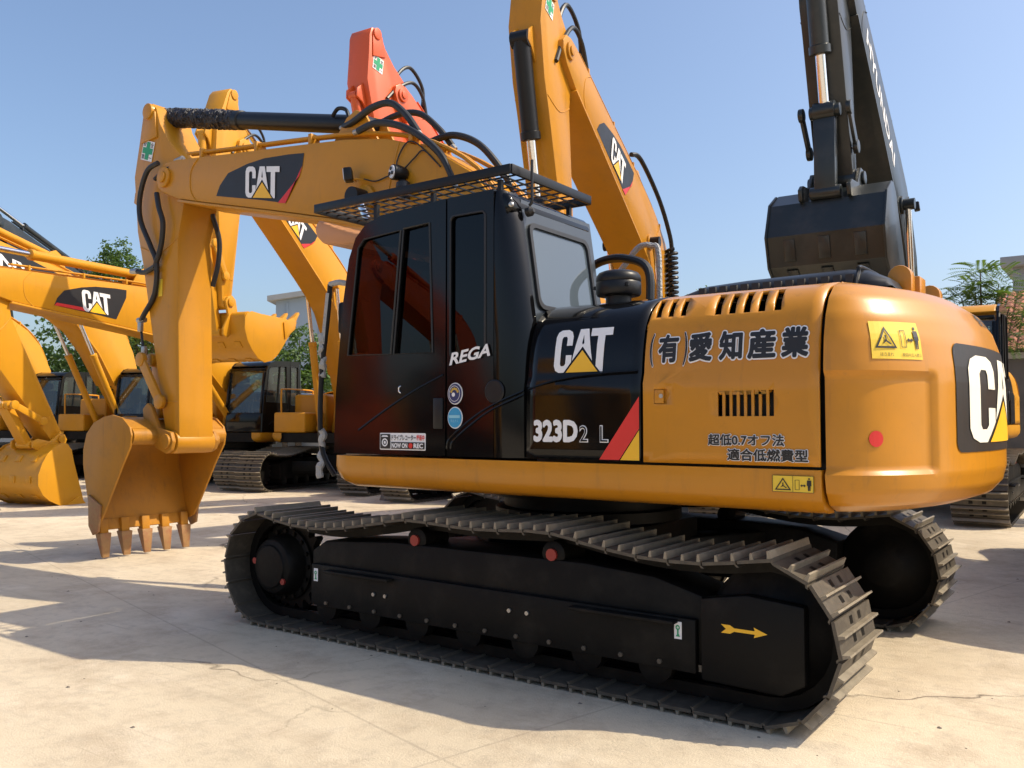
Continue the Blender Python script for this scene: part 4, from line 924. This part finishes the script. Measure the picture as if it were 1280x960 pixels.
A, al = yard_machine('yellow excavator with raised logo boom and black bucket cylinder behind the black cab', 3.2, -8.0, 100, (5.0,5.75), (4.75,3.05), -100, mboom=YEL2, mstick=YEL2, mcyl=BLM, style='logo', cross=True, bcr=.10)
B, bl = yard_machine('orange excavator whose stick end rises above the front boom', 6.3, -8.0, 94, (3.75,6.4), (3.2,3.6), -100, body=ORA, mboom=ORA, mstick=ORA, mbucket=ORA, cross=True)
Cc, cl = yard_machine('yellow excavator holding its curled bucket up beside the front stick', 10.6, -8.1, 104, (4.15,6.2), (4.5,3.45), -131, style='logo', bscale=1.12, bw=.60)
D, dl = yard_machine('yellow excavator with logo on its low boom and bucket resting on the concrete', 13.6, -7.5, 104, (6.7,3.70), (5.3,1.12), -24, style='logo2', bscale=1.05, bw=.62,
    extra={('cab_door', BLK.name): BLK})
Em, el = yard_machine('yellow excavator with dark decal and white lettering along its boom', 17.9, -7.3, 110, (6.6,5.35), (5.7,2.6), -60, style='word', cross=False)
G, gl = yard_machine('black cabbed excavator parked last in the row by the green trees', 21.4, -6.9, 110, (4.9,4.7), (4.5,2.0), -60)
H, hl = yard_machine('far excavator with thin dark boom rising behind the lettered boom', 30.2, -14.7, 112, (7.4,7.95), (6.6,4.2), -80, scale=1.35, mboom=DRK, mstick=DRK, mbucket=DRK)
S, sl_ = yard_machine('yellow excavator facing away, standing beside the front machine tail', -4.2, -4.2, 282, (5.0,4.2), (5.0,1.6), -30)  # out of view, added and turned so its shadow falls in at the right
# machines on the other side of the lane, behind the photographer: they show in the black panels and the glass
yard_machine('orange excavator across the lane reflected in the black cab side', 10.2, 14.6, 262, (4.6,4.6), (4.4,1.9), -60, body=ORA, mboom=ORA, mstick=ORA, mbucket=ORA)
yard_machine('yellow excavator across the lane beyond the orange one', 14.4, 14.6, 258, (4.7,4.4), (4.5,1.7), -60)
yard_machine('yellow excavator across the lane mirrored in the black service door', 6.2, 15.2, 264, (4.7,4.8), (4.5,2.0), -60)
# coiled hose protectors and loose hoses on the nearer booms
def coil(root, p0, p1, r, turns=14, wire=.018):
    p0, p1 = Vector(p0), Vector(p1); d = (p1-p0); L = d.length; d.normalize(); e = d.orthogonal().normalized(); g_ = d.cross(e); n = turns*10
    MB().tube([p0+d*L*i/n+(e*math.cos(2*math.pi*i/10)+g_*math.sin(2*math.pi*i/10))*r for i in range(n+1)], wire, 6, 1).build('coiled_hose_guard', RUB, root)
coil(A, (.80,.36,3.0), (.86,.36,4.15), .075, 15, .028); MB().tube([(.86,.36,4.1),(.98,.36,4.35),(1.5,.34,4.8),(2.3,.30,5.2),(2.6,.25,5.2)], .035, 8, 5).build('hydraulic_hose', RUB, A)
A3 = lambda T, q, y: (T(q).x, y, T(q).y)
for q, y in (([(4.35,4.12),(4.5,4.45),(4.85,4.50),(5.0,4.2),(4.9,3.95)], .16), ([(4.3,4.12),(4.5,4.3),(4.75,4.3),(4.95,4.0),(5.05,3.7)], .215)):
    MB().tube([A3(al['BT'], p, y) for p in q], .028, 8, 6).build('hydraulic_hose', RUB, A)
    MB().tube([A3(bl['BT'], p, y) for p in q], .028, 8, 6).build('hydraulic_hose', RUB, B)
    MB().tube([A3(cl['BT'], p, y) for p in q], .024, 8, 6).build('hydraulic_hose', RUB, Cc)
lamp('work_lamp', A3(al['BT'], (1.0,3.38), .30), (-.3,.9,-.2), .05, STL, A, True)
lamp('work_lamp', A3(jl['BT'], (1.5,3.6), .36), (-.1,.9,.1), .06, BLM, J, True)
coil(Em, (.95,.05,2.0), (1.05,.05,3.2), .07, 12)

# ------------------------------------------------------------------ buildings
WALL = mat('stained_plaster', (.13, .125, .115), .9, var=.25, scale=3, bump=.2, dirt=(.06, .055, .05), dirt_amt=.7, dscale=1.2)
CONC = mat('grey_render', (.36, .36, .35), .9, var=.12, scale=2, bump=.1)
TILE = mat('clay_roof_tile', (.34, .125, .07), .8, var=.4, scale=5, bump=.2, dirt=(.16, .10, .07), dirt_amt=.6, dscale=4)
SHED = mat('blue_grey_cladding', (.32, .38, .44), .6, var=.05, scale=2)
hs = thing('tile_roofed_house', 'low dark plastered house with red clay tile roof at the yard edge', 'house', (-.8,-16.4,0))
MB().box(-12, 0, -5, 0, 0, 3.0).build('wall', WALL, hs, .02)
MB().box(-12.05, .05, .0, .06, 2.80, 2.93).build('eave_board', CONC, hs)
for i in range(4):
    wd = MB().box(-1.6-2.6*i-1.0, -1.6-2.6*i, .01, .05, 1.1, 2.2).build('window', BLM, hs, .01)
    MB().box(-1.6-2.6*i-.95, -1.6-2.6*i-.05, .052, .058, 1.15, 2.15).build('pane', GLB, wd)
rt = MB(); nx, nr = 62, 14
for j in range(nr):
    for i in range(nx):
        x = .15-.2*i; y0 = .25-.2*j; z0 = 2.96+.115*j
        vs = []
        for yy, zz in ((y0, z0), (y0-.23, z0+.118)):
            for k in range(4): a = math.pi*k/3; vs.append((x-.1*math.cos(a)*.98, yy, zz+.055*math.sin(a)))
        rt.add(vs, [(k, k+1, 5+k, 4+k) for k in range(3)])
roof = rt.build('roof_tiles', TILE, hs, smooth=False); roof['kind'] = 'stuff'
MB().prism([(.0,2.95),(-2.5,4.40),(-5,2.95)], -12, 0, 'x').build('gable', WALL, hs)
bb = thing('grey_building', 'plain grey rendered building with dark flat roof behind the tiled house', 'building', (-.2,-26,0))
MB().box(-16, 0, -8, 0, 0, 6.3).build('wall', CONC, bb, .02)
MB().box(-16.3, .3, -8.2, .35, 6.3, 6.6).build('roof_slab', CONC, bb, .02)
MB().box(-14, -.6, -7, -.4, 6.6, 8.6).build('roof_structure', BLM, bb, .02)
for i in range(5): MB().box(-1.4-3*i-1.3, -1.4-3*i, .005, .04, 3.6, 5.0).build('window', BLM, bb, .01)
sh = thing('warehouse', 'pale blue grey metal warehouse far behind the parked machines', 'warehouse', (36.9, -27.4, 0), R(215.5))
MB().prism([(0,0),(13,0),(13,9.9),(6,9.3),(0,8.4)], 0, 14).build('wall', SHED, sh)
MB().prism([(-.4,8.35),(6,9.32),(13.4,9.92),(13.4,10.2),(6,9.6),(-.4,8.65)], -.4, 14.4).build('roof', CONC, sh)
for i in range(6): MB().box(1.9*i+.6, 1.9*i+.7, -.06, .0, .1, 8.3).build('cladding_rib', SHED, sh)
bwall = MB().box(-30, 60, -.15, .15, 0, 2.2)
bw_ = bwall.build('boundary_wall', CONC); bw_.location = (12, -24, 0); bw_.rotation_euler = (0,0,R(7)); tag(bw_, 'long low grey wall closing the back of the yard', 'wall')

# ------------------------------------------------------------------ trees
BARK = mat('bark', (.10, .075, .05), .9, var=.3, scale=8, bump=.4)
def leafmat(name, c):
    m = mat(name, c, .55, var=.45, scale=1.2, detail=3); b = m.node_tree.nodes['Principled BSDF']
    b.inputs['Subsurface Weight'].default_value = 0
    nt = m.node_tree; tr = nt.nodes.new('ShaderNodeBsdfTranslucent'); ms = nt.nodes.new('ShaderNodeMixShader'); ms.inputs[0].default_value = .35
    tr.inputs[0].default_value = (c[0]*1.8, c[1]*1.6, c[2]*.8, 1)
    nt.links.new(b.outputs[0], ms.inputs[1]); nt.links.new(tr.outputs[0], ms.inputs[2]); nt.links.new(ms.outputs[0], nt.nodes['Material Output'].inputs[0]); return m
LEAF1 = leafmat('leaf_dark', (.065, .125, .03)); LEAF2 = leafmat('leaf_bright', (.14, .19, .03)); LEAF3 = leafmat('leaf_mid', (.075, .14, .035))
def tree(label, x, y, h, crown, lm, n=2600, leaf=.16, clump=.55, seed=1, lean=0, pinnate=False):
    """crown = list of (dx, dy, z, radius) lobes; leaves sit on twig clumps spread through them"""
    rnd = random.Random(seed); t = thing('tree', label, 'tree', (x, y, 0))
    tk = MB(); top = Vector((lean, 0, h*.72)); tk.tube([(0,0,-.1),(lean*.3,.05,h*.3),(lean*.7,-.05,h*.55),top], .1, 8, 4, rad=lambda s: h*.022*(1.15-s))
    for dx, dy, z, r in crown:
        b = Vector((lean*.6, 0, h*.42)); e = Vector((dx, dy, z)); tk.tube([b, b.lerp(e, .5)+Vector((0,0,-.1*r)), e], .05, 6, 3, rad=lambda s: h*.009*(1.2-s))
    tk.build('trunk', BARK, t)
    lf = MB(); tot = sum(c[3]**2 for c in crown)
    for dx, dy, z, r in crown:
        k = int(n*r*r/tot/22)+1
        for _ in range(k):
            while True:
                p = Vector((rnd.uniform(-1,1), rnd.uniform(-1,1), rnd.uniform(-1,1)))
                if .25 < p.length < 1: break
            c = Vector((dx, dy, z))+Vector((p.x*r, p.y*r, p.z*r*.85)); cr = clump*r*rnd.uniform(.25,.5)
            ax = Vector((p.x, p.y, rnd.uniform(-.3,.4))).normalized()
            for i in range(22):
                if pinnate:
                    s = i//2; q = c+ax*(s*leaf*.42)-Vector((0,0,(s*.1)**2*leaf)); sd = ax.cross(Vector((0,0,1))).normalized()*(1 if i % 2 else -1); u = (sd+ax*.35+Vector((0,0,-.25))).normalized()*leaf; v = ax*leaf*.16
                else:
                    q = c+Vector((rnd.gauss(0,1), rnd.gauss(0,1), rnd.gauss(0,.7)))*cr*.6; u = Vector((rnd.gauss(0,1), rnd.gauss(0,1), rnd.gauss(-.3,.6))).normalized()*leaf*rnd.uniform(.6,1.1); v = u.cross(Vector((rnd.gauss(0,1), rnd.gauss(0,1), rnd.gauss(0,1)))).normalized()*leaf*.28
                lf.add([q, q+u*.5+v, q+u, q+u*.5-v], [(0,1,2,3)])
    lf.build('crown', lm, t, smooth=False); return t
tree('tall dark green tree rising above the lettered boom', 24.9, -11.1, 8.2, [(.25,.15,7.2,.62),(.5,.35,6.6,.75),(.1,.1,6.3,.9),(-.3,-.2,5.6,.9),(.4,.3,5.3,.9),(0,0,4.5,1.1)], LEAF1, 9000, .13, .6, 2)
tree('bright yellow green tree touching the taller dark one', 24.6, -11.7, 6.9, [(0,0,6.0,.75),(-.5,-.35,5.5,.8),(.5,.3,5.3,.8),(-.3,-.2,4.6,1.1),(-1.0,-.7,4.6,.8)], LEAF2, 8000, .13, .6, 3)
tree('dense bushy tree seen under the logo boom', 27.9, -11.0, 5.6, [(0,0,4.4,1.5),(-1.2,-.9,3.4,1.4),(1.2,.9,3.5,1.4),(-.4,-.4,2.3,1.4),(2.2,1.6,3.0,1.2),(-2.4,-1.6,3.0,1.3)], LEAF1, 6500, .2, .6, 4)
tree('leafy shrub tree in front of the warehouse', 28.0, -21.5, 6.4, [(0,0,5.4,.7),(-.5,-.4,4.6,.9),(.5,.4,4.3,.9),(0,0,3.0,1.2)], LEAF3, 3200, .18, .6, 5)
tree('feathery leaved tree standing before the tiled house', -.75, -14.4, 5.0, [(.1,.1,4.05,.32),(-.3,-.1,4.2,.34),(-.5,.1,3.7,.36),(.0,.1,4.5,.25),(-.1,0,3.5,.36),(.35,.1,3.95,.22),(-.45,0,3.1,.36),(.15,0,3.2,.3)], LEAF3, 7000, .105, .6, 6, pinnate=True)
tree('bare thin topped tree far behind the black engine cover', 12.6, -32.8, 8.2, [(0,0,7.2,.9),(.4,.2,6.4,.9)], LEAF3, 260, .14, .8, 7)
for i in range(9):
    x0 = 36+3.4*i; tree('green tree in the line beyond the far end of the row', x0*.62+4, -40+x0*.48, 5.6, [(0,0,3.9,1.6),(-1.3,-.8,3.0,1.5),(1.3,.8,3.1,1.5),(0,0,2.0,1.5)], LEAF1 if i % 2 else LEAF3, 2400, .24, .6, 20+i)['group'] = 'trees beyond the row'

# ------------------------------------------------------------------ small things on the concrete
STONE = mat('rough_stone', (.17, .145, .12), .95, var=.3, scale=12, bump=.6)
def stone(label, x, y, s, seed):
    rnd = random.Random(seed); m = MB(); base = [(math.cos(a)*s*rnd.uniform(.8,1.1), math.sin(a)*s*rnd.uniform(.7,1.1), -.01) for a in [i*math.pi*2/7 for i in range(7)]]
    mid = [(p[0]*.72, p[1]*.7, s*rnd.uniform(.45,.75)) for p in base]; tp = [(rnd.uniform(-.1,.1)*s, rnd.uniform(-.1,.1)*s, s*1.25)]
    m.add(base+mid+tp, [(i, (i+1) % 7, 7+(i+1) % 7, 7+i) for i in range(7)]+[(7+i, 7+(i+1) % 7, 14) for i in range(7)]+[tuple(range(6,-1,-1))])
    o = m.build('stone_block', STONE, smooth=False); o.location = (x, y, .01); return tag(o, label, 'stone')
stone('larger pointed stone chock lying behind the front track', 7.86, -6.26, .21, 1)
stone('smaller pointed stone chock beside the larger one', 7.55, -7.0, .19, 2)
gv = MB(); rnd = random.Random(11)
for _ in range(420):
    x, y = rnd.uniform(-6,9), rnd.uniform(-7,5); s = rnd.choice((.004,.005,.006,.008,.011)); 
    gv.add([(x-s,y-s*.7,.001),(x+s,y-s,.001),(x+s*.7,y+s,.001),(x-s,y+s*.8,.001),(x+s*rnd.uniform(-.4,.4),y+s*rnd.uniform(-.4,.4),s*.7)], [(0,1,4),(1,2,4),(2,3,4),(3,0,4)])
tag(gv.build('grit', STONE, smooth=False), 'small grit and stone crumbs scattered over the concrete', 'grit', kind='stuff')
